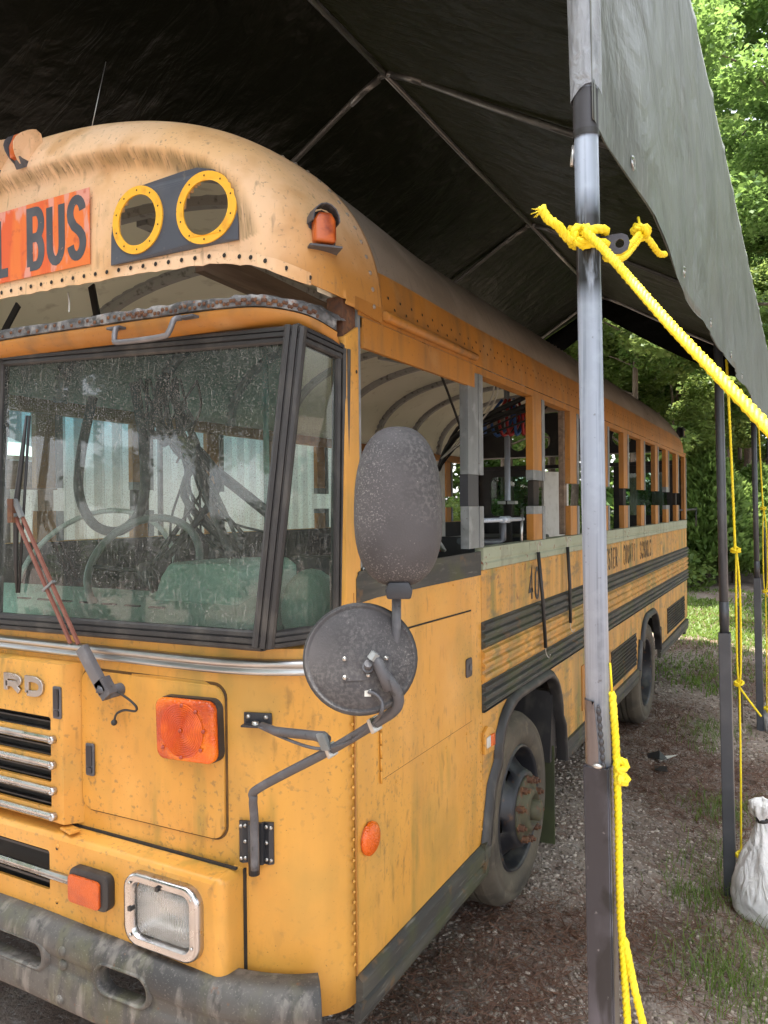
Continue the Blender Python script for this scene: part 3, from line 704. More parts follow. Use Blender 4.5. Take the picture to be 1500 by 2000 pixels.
def polar(px, dist):
    """a spot on the ground in the direction of picture column px (0..1500), at this depth"""
    r = (px-750)/1500*dist
    return (-.4774*dist + .8787*r, .8787*dist + .4774*r, -.05)
TA = make_tree('broadleaf_tree', 13, 3.6, 2.2, 60000, .105, m_leaf, 'x', seed=3)
TB = make_tree('broadleaf_tree', 16, 4.2, 3.5, 34000, .16, m_leaf2, 'x', seed=8, trunk_r=.2)
TC = make_tree('broadleaf_tree', 9, 3.0, 1.0, 26000, .13, m_leaf2, 'x', seed=15, trunk_r=.11)
TD = make_tree('tall_pine', 19, 3.0, 9.0, 14000, .17, m_leaf, 'x', seed=21, trunk_r=.24)
GT = 'trees of the wood behind the bus'
spots = [(TA,1610,13.5,.3,1.0,'tall leafy tree whose crown overhangs the right edge, nearest of the wood behind the bus'),
         (TB,1290,24,1.2,1.0,'tall yellow-green tree showing between the bus roof end and the tarp'),
         (TC,1230,17,2.0,1.0,'low bushy tree right behind the rear of the bus roof'),
         (TD,1340,22,0,.95,'bare-trunked pine standing just right of the bus roof end'),
         (TA,1385,30,2.5,1.1,'dark green tree standing behind the cypress shrubs'),
         (TB,1455,29,4.1,.95,'tree seen between the two far tarp posts, above the cypress shrubs'),
         (TC,1110,19,.7,1.1,'bushy tree seen through the open rear door of the bus'),
         (TC,1000,20,3.0,1.15,'bushy tree seen through the round lamp holes of the rear roof cap'),
         (TB,1170,26,5.2,1.1,'tall tree rising over the middle of the bus roof'),
         (TA,1560,21,3.3,1.0,'tree leaning in from beyond the right edge of the view'),
         (TD,1420,33,1.5,1.1,'far pine deep in the wood behind the cypress shrubs'),
         (TB,1330,36,2.2,1.2,'far tall tree deepest in the wood, behind the bare-trunked pine'),
         (TA,1240,33,.9,1.2,'far dark tree deep in the wood behind the bus roof'),
         (TB,1500,34,3.9,1.2,'far tree deep in the wood at the right edge'),
         (TB,1060,30,1.9,1.2,'far tree deep in the wood behind the rear windows of the bus'),
         (TC,900,22,1.1,1.2,'bushy tree beyond the corner of the metal building'),
         (TA,985,24,2.2,.95,'leafy tree seen through the gap under the rear roof cap of the bus'),
         (TA,1075,25,4.2,1.0,'leafy tree behind the open rear door of the bus'),
         (TC,1330,19.5,4.4,.75,'small bright bush seen under the rear end of the tarp'),
         (TA,1150,37,4.0,1.3,'farthest tall tree above the bus roof'),
         (TC,1560,27,4.0,1.2,'bushy tree half hidden past the right edge'),
         (TC,1450,30,2.8,1.1,'bushy understorey tree in the gap between the far tarp posts')]
used = set()
for T, px, d, rz, sc, lab in spots:
    o = T if id(T) not in used else copy_tree(T, (0,0,0))
    used.add(id(T)); o.location = polar(px, d); o.rotation_euler.z = rz; o.scale = (sc,)*3
    o['label'] = lab; o['group'] = GT
# trees in front of the bus, mirrored in the windshield
for i, (T, x, y, rz, sc, lab) in enumerate([(TA,-7.5,-9,.5,1.0,'leafy tree in front of the bus, left of the drive, mirrored in the windshield'), (TB,-2.0,-15,2.1,1.0,'tall tree in front of the bus, straight ahead of it, mirrored in the windshield'),
     (TA,-9.8,-8.2,5.0,1.15,'leafy tree in front of the bus by the drive bend, mirrored in the windshield'), (TB,-13.5,-8.5,.4,1.0,'tall tree left of the drive bend in front of the bus, mirrored in the windshield'), (TA,-8.2,-12.5,1.9,1.25,'second row leafy tree in front of the bus, mirrored in the windshield'),
     (TB,-6.5,-7.5,1.0,1.1,'tall tree close in front of the bus, nearest of those mirrored in the windshield'), (TA,-4.2,-10.5,2.2,1.3,'broad tree in front of the bus between the two tallest, mirrored in the windshield'),
     (TA,-14,-11,4.4,1.2,'broad leafy tree farthest left in front of the bus, mirrored in the windshield'), (TC,-11,-5,1.3,1.2,'bushy tree in front of the bus beside the metal building, mirrored in the windshield'), (TA,3.5,-13,4.0,1.0,'leafy tree in front of the bus, right of the drive'), (TB,-12,-16,3.0,1.1,'tall tree far in front of the bus, left of the drive, mirrored in the windshield')]):
    o = copy_tree(T, (x, y, -.05), rz, (sc,)*3); o['label'] = lab; o['group'] = 'trees in front of the bus'
for T, x, y, rz, sc, lab in [(TA,-11.5,.5,1.4,1.0,'leafy tree beyond the front corner of the metal building'), (TB,-13.5,5,3.3,1.0,'tall tree behind the metal building'), (TA,-12.5,11,.2,1.1,'leafy tree behind the rear of the metal building')]:
    o = copy_tree(T, (x, y, -.05), rz, (sc,)*3); o['label'] = lab; o['group'] = 'trees by the metal building'
for T, x, y, rz, sc, lab in [(TA,6.5,1.0,.9,1.0,'unseen leafy tree added right of the drive to block skylight, level with the front of the bus'), (TB,7.5,5.5,2.9,1.0,'unseen tall tree added right of the drive to block skylight, level with the middle of the bus'),  # out of view, added to keep skylight off the bus side
     (TA,6.0,10.0,4.4,1.0,'unseen leafy tree added right of the drive to block skylight, level with the rear of the bus'), (TC,4.6,3.4,.2,1.0,'unseen bushy tree added right of the drive to block skylight, closest to the canopy')]:
    o = copy_tree(T, (x, y, -.05), rz, (sc,)*3); o['label'] = lab; o['group'] = 'unseen trees added right of the drive to block skylight'
CY1 = make_cypress(1, 3.3, 1.15, 26000); CY2 = make_cypress(2, 2.6, 1.25, 24000)
cu = 0
for T, px, d, rz, sc, lab in [(CY1,1382,18,0,1.05,'tallest pointed cypress shrub, right behind the rear corner of the bus'), (CY2,1432,18.2,1,1.0,'round cypress shrub between the rear corner of the bus and the middle tarp post'),
                              (CY2,1478,18.5,2,1.1,'round cypress shrub seen between the two far tarp posts'), (CY1,1345,21.5,2,.8,'cypress shrub half hidden by the rear corner of the bus'),
                              (CY1,1505,20,3,.85,'pointed cypress shrub at the right edge of the view')]:
    o = T if T['label'] == 'x' else copy_tree(T, (0,0,0))
    o.location = polar(px, d); o.rotation_euler.z = rz; o.scale = (sc,)*3; o['label'] = lab; o['group'] = 'cypress shrubs behind the bus'
# ------------------------------------------------------------------ the bus
XC, HW = -2.47, 1.30
XS = XC + HW                       # -1.17, the wall towards the tarp posts
YF, YS, CA, CB, YR = 1.735, 1.97, .87, .43, 9.50
def plan(x, off=0):
    t = abs(x-XC)
    if t < CA: y = YF + .01*(t/CA)**2
    elif t >= HW: y = YS
    else: y = YS - (YS-YF-.01)*sqrt(max(0, 1-((t-CA)/CB)**2))
    return y - off
def plan_path(x0, x1, off=0, side_to=None, n=40):
    """points of the front plan curve between x0 and x1 (with outward offset), optional return along the wall"""
    ts = []
    for i in range(n+1):
        x = x0 + (x1-x0)*i/n; ts.append(x)
    def dens(xs):
        out = []
        for a, b in zip(xs, xs[1:]):
            m = 1
            if abs((a+b)/2-XC) > CA+.28: m = 5
            for k in range(m): out.append(a+(b-a)*k/m)
        return out + [xs[-1]]
    ts = dens(ts); P = [(x, plan(x)) for x in ts]
    if side_to and abs(x1-XC) >= HW-1e-6:
        sg = 1 if x1 > XC else -1; yy = YS
        while yy < side_to-1e-4: yy = min(yy+.04, side_to); P.append((x1, yy))
    if not off: return P
    out = []
    for i, (x, y) in enumerate(P):
        a = P[max(i-1,0)]; b = P[min(i+1,len(P)-1)]; dx, dy = b[0]-a[0], b[1]-a[1]; l = sqrt(dx*dx+dy*dy) or 1
        out.append((x+dy/l*off, y-dx/l*off))
    return out
def sweep(prof, path_fn, mb=None, smooth=False, closed=False):
    """prof: [(off, z)] swept along path_fn(off) -> list of (x,y)"""
    mb = mb or MB(); rows = [[(x, y, z) for x, y in path_fn(o)] for o, z in prof]; n = len(rows[0])
    vs = [p for r in rows for p in r]; m = len(rows); fs = []
    for j in range(m if closed else m-1):
        k = (j+1) % m
        for i in range(n-1): fs.append((j*n+i, j*n+i+1, k*n+i+1, k*n+i))
    if closed:
        fs += [tuple(j*n for j in range(m-1,-1,-1)), tuple(j*n+n-1 for j in range(m))]
    return mb.add(vs, fs, smooth)
def FR(x, z, d): return (x, plan(x)-d, z)          # on the front face
def SD(y, z, d): return (XS+d, y, z)               # on the visible side
bus = empty('school_bus', (XC, 5.6, .1), 'weathered yellow school bus with its window posts cut for raising, parked under the tarp canopy', 'bus')
B = lambda mb, name, mat, **k: mb.build(name, mat, bus, **k)
def rivets(pts, nrm, r, name='rivets', mat=None, par=None):
    m = MB(); ax = Vector(nrm)
    for p in pts: m.lathe([(r, 0), (r*.75, r*.45), (0.0001, r*.62)], p, ax, 7)
    return m.build(name, mat or m_yel, par or bus, kind='stuff')
def holes(pts, nrm, r, par=None):
    m = MB(); ax = Vector(nrm)
    for p in pts: m.lathe([(r, .0008), (0.0001, .0012)], p, ax, 7)
    return m.build('bolt_holes', m_dark, par or bus, kind='stuff')

# --- lower front shell
lo_path = lambda o: plan_path(2*XC-XS, XS, o, 1.957)
zs = [.48, .6, .8, 1.0, 1.2, 1.4, 1.52, 1.548]
front_shell = B(sweep([(0, z) for z in zs] + [(-.03, 1.556), (-.07, 1.556)], lo_path, smooth=True), 'front_panel', m_yel, solid=.004)
try: front_shell.data.set_sharp_from_angle(angle=radians(40))
except Exception: pass
belt = lambda o: plan_path(2*XC-XS+.03, XS, o, 1.93)
B(sweep([(.002,1.472),(.016,1.474),(.019,1.484),(.010,1.490),(.010,1.494),(.022,1.498),(.026,1.507),(.022,1.516),(.002,1.519)], belt, smooth=True), 'belt_trim', m_alu)
rivets([(XS+.0005, 1.944, z) for z in np.arange(.60, 1.40, .031)], (1,0,0), .0055)
B(MB().box(XS-.002, XS+.0015, 1.955, 1.960, .55, 1.70), 'seam_strip', m_orange)

# --- cab side panel with compartment door
cabo = [(1.958,.50),(2.99,.50),(2.99,1.70),(1.958,1.70)]
B(MB().prism(cabo, SD, -.03, -.001), 'side_panel', m_yel)
B(MB().prism([(2.112,1.092),(2.878,1.092),(2.878,1.540),(2.112,1.552)], SD, -.0005, .0006), 'door_gap', m_dark)
cd = B(MB().prism([(2.118,1.096),(2.872,1.096),(2.872,1.534),(2.118,1.546)], SD, .0002, .004), 'compartment_door', m_yel)
hg = MB()
for k in range(11): hg.tube([(XS+.004, 2.112, 1.085+.041*k), (XS+.004, 2.112, 1.085+.041*k+.038)], .0045, 6)
hg.build('piano_hinge', m_yel, cd)
MB().prism([(2.835+a, 1.315+b) for a, b in rrect(.062, .075, .012)], SD, .004, .009).build('latch', m_steel, cd, bevel=.002)
MB().prism(circ(2.845,1.315,.014,12), SD, .009, .012).build('latch_button', m_arm, cd)
rivets([(XS, y, 1.055) for y in (2.22, 2.42, 2.62, 2.82)] + [(XS, 2.97, z) for z in np.arange(.62,1.08,.04)] + [(XS, 1.985, 1.66), (XS, 2.3, 1.655), (XS, 2.7, 1.655)], (1,0,0), .006)
blk = MB().prism([(1.972,1.665),(2.1,1.672),(2.5,1.672),(2.985,1.67),(2.985,1.768),(2.4,1.765),(1.99,1.762),(1.972,1.74)], SD, -.012, .003)
B(blk, 'torn_sill_strip', m_rail)
# black skirt moulding, front part
B(MB().prism([(XS-.01,.42),(XS+.004,.41),(XS+.012,.43),(XS+.014,.47),(XS+.006,.478),(XS+.006,.486),(XS+.020,.494),(XS+.022,.545),(XS+.004,.56),(XS-.01,.56)], lambda u, v, d: (u, d, v), 1.955, 3.02), 'skirt_moulding', m_rail)
B(MB().prism([(3.028,.54),(3.00,.575),(2.95,.565),(2.95,.45)], SD, .003, .024), 'moulding_end', m_rail)
# round amber marker
mk = B(MB().lathe([(.050,0),(.050,.008),(.046,.011)], (XS, 2.035, .942), (1,0,0), 24), 'marker_base', m_amber2)
MB().lathe([(.0505,.004),(.050,.012),(.040,.019),(.014,.023),(.0001,.0235)], (XS, 2.035, .942), (1,0,0), 24).build('marker_lens', m_amber, mk)

# --- ribbed side from the cab to the rear
def rail(prof, y0, y1, name, mat): return B(MB().prism(prof, lambda u, v, d: (XS+u, d, v), y0, y1), name, mat)
Y0 = 2.988
gp = [(3.0,3.62),(3.625,4.66),(4.665,5.95),(5.955,7.35),(7.355,9.46)]
for a, b in gp:
    rail([(-.03,1.688),(.006,1.690),(.008,1.715),(.004,1.722),(.004,1.728),(.008,1.734),(.007,1.782),(-.03,1.786)], a, b, 'sill_strip', m_green)
for a, b in [(2.99,3.372),(3.375,4.58),(4.585,6.1),(6.105,7.6),(7.605,9.49)]:
    rail([(-.03,1.474),(0,1.474),(.001,1.60),(0,1.687),(-.03,1.687)], a, b, 'upper_panel', m_yel_side)
def ribs(z0, z1, n, d):
    out = [(-.02, z0), (.002, z0)]; h = (z1-z0)/n
    for k in range(n):
        a = z0+k*h; out += [(.004, a+.12*h), (d*.85, a+.28*h), (d, a+.5*h), (d*.85, a+.72*h), (.004, a+.88*h)]
    return out + [(.002, z1), (-.02, z1)]
rail(ribs(1.361,1.472,3,.020), Y0, 9.5, 'black_rub_rail', m_rail)
rail(ribs(1.101,1.214,3,.020), Y0, 9.5, 'black_rub_rail', m_rail)
rail(ribs(1.216,1.359,3,.017), Y0, 9.5, 'ribbed_panel', m_yel_side)
rail([(-.03,1.098),(.012,1.098),(.012,1.0995),(-.03,1.0995)], Y0, 9.5, 'rail_lip', m_rail)
def arch(y0, y1, zt, zb, n=7, r=.26):
    """outline of a wheel opening, from front foot to rear foot"""
    a = [(y0, zb), (y0+.07, zb+.22), (y0+.15, zt-r*.9)]
    for k in range(n+1):
        q = pi - pi/2*k/n; a.append((y0+.17+r+r*1.05*cos(q), zt-r*.8+r*.8*sin(q)))
    for k in range(n+1):
        q = pi/2 - pi/2*k/n; a.append((y1-.10-r*.9+r*.95*cos(q), zt-r+r*sin(q)))
    return a + [(y1-.03, zb+.2), (y1, zb)]
AF = arch(2.995, 4.20, 1.075, .55); AR = arch(6.42, 7.46, 1.005, .62)
skirt = [(2.99,1.097),(2.99,.55)] + AF + [(4.3,.64),(6.40,.64)] + AR + [(7.5,.64),(9.49,.66),(9.49,1.097)]
B(MB().prism(skirt, SD, -.03, 0), 'lower_skirt', m_yel_side)
for A in (AF, AR):                 # flared rubber round the openings
    P = [Vector((XS, a, b)) for a, b in A]; m = MB(); rows = []
    cy = sum(p.y for p in P)/len(P)
    for i, p in enumerate(P):
        t = (P[min(i+1,len(P)-1)]-P[max(i-1,0)]).normalized(); nn = Vector((0, -t.z, t.y))
        rows.append([p+nn*o+Vector((d,0,0)) for o, d in ((.038,.002),(.034,.014),(.014,.030),(-.006,.032),(-.012,.02),(-.008,-.03))])
    k = 6
    m.add([q for r in rows for q in r], [(i*k+j, i*k+j+1, (i+1)*k+j+1, (i+1)*k+j) for i in range(len(rows)-1) for j in range(k-1)], True)
    B(m, 'fender_trim', m_blackrub)
for a, b in ((4.24,6.40),(7.50,9.47)):
    B(MB().prism([(XS-.02,.535),(XS+.008,.53),(XS+.016,.575),(XS+.006,.582),(XS+.018,.592),(XS+.016,.640),(XS-.02,.645)], lambda u, v, d: (u, d, v), a, b), 'skirt_moulding', m_rail)
for y0, y1 in ((5.44,6.34),(7.98,9.22)):           # expanded-metal vents
    fr = B(MB().box(XS-.001, XS+.003, y0, y1, .685, .935), 'side_vent', m_black)
    m = MB(); nz_ = 9; ny = int((y1-y0)/.042)
    for k in range(nz_+1):
        z = .69 + .24*k/nz_; m.box(XS+.003, XS+.009, y0, y1, z-.0035, z+.0035)
    for k in range(nz_):
        for i in range(ny+1):
            y = y0 + (i+.5*(k % 2))*(y1-y0)/(ny+.5); z = .69+.24*k/nz_; m.obox((XS+.006, y, z+.0133), (1,0,0), (0,1,.5), (0,-.5,1), .003, .003, .014)
    m.build('vent_mesh', m_rail, fr, kind='stuff')
# side lamp by the wheel opening
sl = B(MB().prism([(2.985,.925),(3.095,.915),(3.10,1.00),(3.07,1.02),(3.02,1.035),(2.985,1.015)], SD, 0, .014), 'side_lamp', m_yel, bevel=.003)
MB().prism([(3.042,.945),(3.088,.942),(3.088,.992),(3.042,.994)], SD, .014, .021).build('lamp_lens', m_amber, sl, bevel=.003)
MB().prism([(2.998,.948),(3.040,.946),(3.040,.994),(2.998,.992)], SD, .014, .019).build('reflector', m_white, sl, bevel=.003)
# lettering on the side
for ch, y in (('4', 3.615), ('0', 3.712)):
    q = letter(ch, y, 1.487, .078, .165, .021, SD, .0008); q.v = [(a+.0022, b, c) for a, b, c in q.v]; B(q, 'number', m_num)
y = 5.30; cw = .0775
for ch in 'ESTER COUNTY SCHOOLS':
    if ch != ' ':
        q = letter(ch, y, 1.508, .056, .150, .015, SD, .0008); q.v = [(a+.0022, b, c) for a, b, c in q.v]; B(q, 'letter', m_sideletter)
    y += cw if ch != ' ' else .20
rivets([(XS+.001, y, z) for y in np.arange(3.05, 9.45, .12) for z in (1.677,)], (1,0,0), .005)

# --- window posts, cut through for the roof raise
def post(s, y0, y1, cut, tip=False, stud=False, tape=None):
    X = XC + s*HW
    def bx(a, b, c, d, e, f): return MB().box(min(X-s*a, X-s*b), max(X-s*a, X-s*b), c, d, e, f)
    yo = y1-.045                                   # orange face and bare channel edge behind it
    p = MB()
    def seg(z0, z1, name):
        pm = bx(.036, 0, y0, yo, z0, z1).build(name, m_stud if stud else m_orange, bus)
        bx(.045, -.004, yo+.001, y1, z0, z1).build('channel', m_stud, pm)
        bx(.034, .004, yo-.012, yo+.0005, z0, z1).build('slot', m_rust, pm) if stud else None
        return pm
    if cut:
        up = seg(2.085, 2.501, 'window_post'); lo = seg(1.784, 1.955, 'window_post')
        if tip:
            bx(.037, -.001, y0-.001, yo+.0005, 2.085, 2.135).build('bare_end', m_stud, up); bx(.037, -.001, y0-.001, yo+.0005, 1.915, 1.955).build('bare_end', m_stud, lo)
        if tape: (bx(.04, .004, y0+.004, y1-.04, 1.9555, 2.0845) if tape is m_tape else bx(.045, .015, y0+.05, y1-.05, 1.9555, 2.0845)).build('tape_sleeve', tape, bus)
    else:
        seg(1.79, 2.501, 'window_post')
stud1 = post(1, 2.865, 3.02, True, stud=True, tape=m_tape)
ends = [(3.90,True,m_dark),(4.60,False,None),(5.43,False,None),(6.12,False,m_dark),(6.82,False,None),(7.53,False,None),(8.17,True,None),(8.87,False,m_dark)]
for e, tp, tape in ends: post(1, e-.19, e, True, tp, tape=tape)
post(1, 9.33, 9.485, False)
for k, e in enumerate([3.0, 3.70, 4.40, 5.10, 5.82, 6.52, 7.22, 7.92, 8.62]): post(-1, e-.17, e, True, k % 3 == 1, tape=m_tape if k in (1,) else None)
post(-1, 9.33, 9.485, False)
# sheet screwed up inside the third bay: grey bracket post
B(MB().box(XS-.06, XS-.03, 4.38, 4.44, 1.79, 2.54), 'inner_post', m_wood)

# --- roof: one height field, cut at the front cap seam and at the orange side band
Z0, HR, NN, DF, MF = 2.55, .69, 2.3, .75, 5.0
HRC, NNC = .79, 2.2                # the front cap stands taller
def roofz(x):
    t = min(abs(x-XC)/HW, 1); return Z0 + HR*(1-t**NN)**(1/NN)
def endf(d, D, m): 
    if d >= D: return 1.
    return (1-(1-max(d,0)/D)**m)**(1/m)
def roofpt(th, y, lift=0):
    w = min(max((2.95-y)/.83, 0), 1); w = w*w*(3-2*w); hr, nn = HR+(HRC-HR)*w, NN+(NNC-NN)*w
    c, s_ = cos(th), sin(th); x = XC + (HW+lift)*(1 if c > 0 else -1)*abs(c)**(2/nn); zr = Z0 + (hr+lift)*abs(s_)**(2/nn)
    f = endf(y-(plan(min(max(x, XC-HW), XC+HW))-.03), DF, MF)*endf(YR+.02-y, 1.3, 3.2)
    return Vector((x, y, Z0+(zr-Z0)*f))
def th_of_z(z): return math.asin(((z-Z0)/HR)**(NN/2))
tb = th_of_z(2.70)
nY = 60
B(MB().grid(lambda u, v: roofpt(tb+u*(pi-2*tb), 2.12+v*(9.26-2.12)), 48, nY), 'roof_skin', m_roofgrey)
for s in (0, 1):
    f = (lambda u, v: roofpt(u*tb, 2.12+v*(9.26-2.12))) if s == 0 else (lambda u, v: roofpt(pi-u*tb, 2.12+v*(9.26-2.12)))
    m = MB().grid(f, 6, nY)
    X = XC + (1 if s == 0 else -1)*HW
    m.add([(X, 2.0, 2.535),(X, YR, 2.535),(X, YR, Z0),(X, 2.0, Z0)], [(0,1,2,3)])
    B(m, 'roof_side_band', m_orange)
    q_ = -1 if s == 0 else 1
    B(MB().box(min(X+q_*.004, X+q_*.054), max(X+q_*.004, X+q_*.054), 2.03, 9.48, 2.503, 2.534), 'window_header', m_orange)
# rivet rows across the roof and holes along the side band
for yy in (2.09, 4.95, 5.03, 7.2):
    m = MB()
    for k in range(26):
        th = th_of_z(2.58) + k*.062; lf_ = .0065 if yy < 2.14 else .001; p = roofpt(th, yy, lf_); p2 = roofpt(th+.02, yy, lf_); t = (p2-p).normalized(); nrm = Vector((t.z, 0, -t.x))
        m.lathe([(.008,0),(.006,.004),(.0001,.0055)], p-nrm*0 , nrm if nrm.x > 0 or nrm.z > 0 else -nrm, 7)
    B(m, 'rivets', m_roofgrey, kind='stuff')
hp = []
for y in np.arange(2.2, 9.2, .085):
    for z, j in ((2.63, 0), (2.60, .04)):
        q = roofpt(th_of_z(z), y+j); hp.append((q.x+.0015, q.y, q.z))
holes(hp, (1,0,.15), .0055)
B(MB().tube([(XS+.010, y, 2.562) for y in (2.15,2.17,2.5,2.93)], [.015,.017,.017,.015], 10), 'drip_rail', m_orange)
B(MB().prism([(XS-.01,2.44),(XS+.004,2.44),(XS+.004,2.532),(XS-.01,2.532)], lambda u, v, d: (u, d, v), 2.03, 2.93), 'window_header', m_orange)

# front cap: bulged, with the sunken panel for sign and lamps
def capz(x): return 2.705 - .02*(abs(x-XC)/CA)**2 if abs(x-XC) < CA+.1 else 2.705-.0249-.115*min((abs(x-XC)-CA-.1)/.33, 1)**1.5
def sunk(x, z):
    v = (abs(x-XC)/1.15)**3 + (max(z-2.58,0)/.545)**3
    q = min(max((1-v)/.30, 0), 1); return q*q*(3-2*q)
LH = [(-1.797, 2.849, .104), (-1.532, 2.838, .106)]
def in_hole(c):
    for hx, hz, r in LH:
        for X in (hx, 2*XC-hx):
            if (c.x-X)**2+(c.z-hz)**2 < (r-.003)**2 and c.y < 1.95: return True
    return False
cth = [pi*i/220 for i in range(221)]
def cappt(u, v):
    th = u*pi; c = cos(th); x = XC + (HW+.006)*(1 if c > 0 else -1)*abs(c)**(2/NNC)
    zr = Z0 + (HRC+.006)*sin(th)**(2/NNC); yp = plan(min(max(x,XC-HW),XC+HW))-.047; ymax = max(2.145-yp, .02)
    # v = 0 at the lower edge, 1 at the seam; even steps on the face, then over the top
    zb = min(capz(x), max(zr-.01, Z0))
    fz = .80
    if v < .62:
        z = zb + (Z0+(zr-Z0)*fz - zb)*(v/.62) if Z0+(zr-Z0)*fz > zb else zb + (zr-zb)*v*.5
        f = min(max((z-Z0)/max(zr-Z0,1e-4), 0), .9999); d = DF*(1-(1-f**MF)**(1/MF))
    else:
        d0 = DF*(1-(1-fz**MF)**(1/MF)); w = (v-.62)/.38; d = d0 + (ymax-d0)*w**1.6; z = Z0+(zr-Z0)*endf(d, DF, MF)
        d = min(d, ymax)
    return Vector((x, yp + d + .055*sunk(x, z), z))
def keepcap(c): return not in_hole(c)
cap = MB()
us = sorted(set([.5-.5*cos(pi*i/260) if False else i/240 for i in range(241)]))
cap.grid(cappt, 240, 70, keep=keepcap)
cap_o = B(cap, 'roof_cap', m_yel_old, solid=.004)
at_ = cap_o.data.attributes.new('brow_band', 'FLOAT', 'POINT')
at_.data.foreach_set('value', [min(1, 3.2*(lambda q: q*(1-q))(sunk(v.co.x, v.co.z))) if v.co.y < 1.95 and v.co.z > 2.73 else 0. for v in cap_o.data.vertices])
at_ = cap_o.data.attributes.new('unfaded', 'FLOAT', 'POINT')
at_.data.foreach_set('value', [min(max((2.86-v.co.z)/.22, 0), 1)*min(max((abs(v.co.x-XC)-1.12)/.16, 0), 1) for v in cap_o.data.vertices])
# a darker band follows the step round the sunken panel
# cap side lap over the wall
B(MB().prism([(1.975,2.548),(2.14,2.537),(2.145,2.585),(1.975,2.585)], SD, .002, .0062), 'cap_lap', m_orange)
# ragged lower edge
e = []
for i in range(90):
    x = -3.5 + 2.31*i/89
    if abs(x-XC) < HW-.03: e.append((x, plan(x)-.047+.055*sunk(x, capz(x)), capz(x)))
mm = MB(); vs = []
for i, p in enumerate(e):
    j = .006*random.random(); vs += [(p[0], p[1]-.003, p[2]+.028+.004*random.random()), (p[0], p[1]-.004, p[2]-.004-j)]
mm.add(vs, [(2*i, 2*i+1, 2*i+3, 2*i+2) for i in range(len(e)-1)])
B(mm, 'torn_edge', m_flange if False else m_yel_old, solid=.003)
holes([(p[0], p[1]-.008, p[2]+.016) for p in e[::2]], (0,-1,0), .0072)

# sign SCHOOL BUS and lamp panels in the sunken panel
def CF(x, z, d): return (x, plan(x)+.007-d, z)
B(MB().grid(lambda u, v: CF(-3.02+1.0*u, 2.757+.247*v-.004*u, .004), 24, 1, False), 'destination_sign', m_sign, solid=.002)
xx = -2.995
for ch in 'SCHOOL BUS':
    if ch == ' ': xx += .066; continue
    q = letter(ch, xx, 2.772, .090 if ch != 'L' else .084, .215, .031, CF, .0012); q.v = [(a, b-.0055, c) for a, b, c in q.v]; xx += .1005
    B(q, 'sign_letter', m_letter)
for mir in (0, 1):
    mxx = (lambda x: 2*XC-x) if mir else (lambda x: x)
    outer = [(-1.915,2.728),(-1.425,2.732),(-1.425,2.80),(-1.437,2.86),(-1.462,2.91),(-1.50,2.945),(-1.56,2.962),(-1.62,2.962),(-1.75,2.955),(-1.83,2.95),(-1.875,2.93),(-1.90,2.89),(-1.912,2.82)]
    hl = [circ(hx, hz, r-.012, 40) for hx, hz, r in LH]
    fn = lambda x, z, d, f_=mxx: (f_(x), plan(f_(x))-.003-d, z)
    pl_ = B(plate(outer, hl, fn, .006), 'lamp_panel', m_plate)
    for hx, hz, r in LH:
        plate(circ(hx, hz, r, 44), [circ(hx, hz, r-.026, 44)], lambda x, z, d, f_=fn: f_(x, z, .006+d), .005).build('lamp_ring', m_ring, pl_)
        hm = MB()
        for k in range(10):
            q = 2*pi*k/10+.3; hm.lathe([(.0032,.0003),(.0001,.0006)], fn(hx+(r-.013)*cos(q), hz+(r-.013)*sin(q), .0113), (0,-1,0), 6)
        hm.build('screw_holes', m_dark, pl_, kind='stuff')
# corner marker lamp on the cap
def corner_lamp(x, y, z, nrm, par_name='cap_marker_lamp', lens=m_amber_dim):
    N_ = Vector(nrm).normalized(); U = Vector((0,0,1)); U = (U-N_*U.dot(N_)).normalized(); W = U.cross(N_)
    f = lambda a, b, d: Vector((x,y,z)) + W*a + U*b + N_*d
    f_0 = f; f = lambda a, b, d: f_0(a*.95, b*.95, d*.95)
    base = MB().prism([(-.042,-.058),(.042,-.058),(.042,.02),(.03,.05),(0,.062),(-.03,.05),(-.042,.02)], f, -.02, .008).build(par_name, m_rust if False else m_steel, bus)
    MB().prism([(-.034,-.05),(.034,-.05),(.034,.018),(.02,.042),(-.02,.042),(-.034,.018)], f, .008, .05).build('marker_lens', lens, base, bevel=.011, seg=3)
    hood = MB(); n = 9; vs = []
    for d in (.004, .062):
        for k in range(n):
            q = pi*(-.02+1.04*k/(n-1)); vs.append(f(.047*cos(q)*(1-.1*(d > .03)), .018+.052*sin(q)-.006*(d > .03), d))
    hood.add(vs, [(k, k+1, n+k+1, n+k) for k in range(n-1)]); hood.build('lamp_hood', m_arm, base, solid=.003)
    MB().prism([(-.05,-.066),(.05,-.066),(.05,-.060),(-.05,-.060)], f, -.01, .055).build('lamp_sill', m_arm, base)
corner_lamp(-1.212, 1.868, 2.752, (.75,-.66,.02))
corner_lamp(2*XC+1.212, 1.868, 2.752, (-.75,-.66,.02))
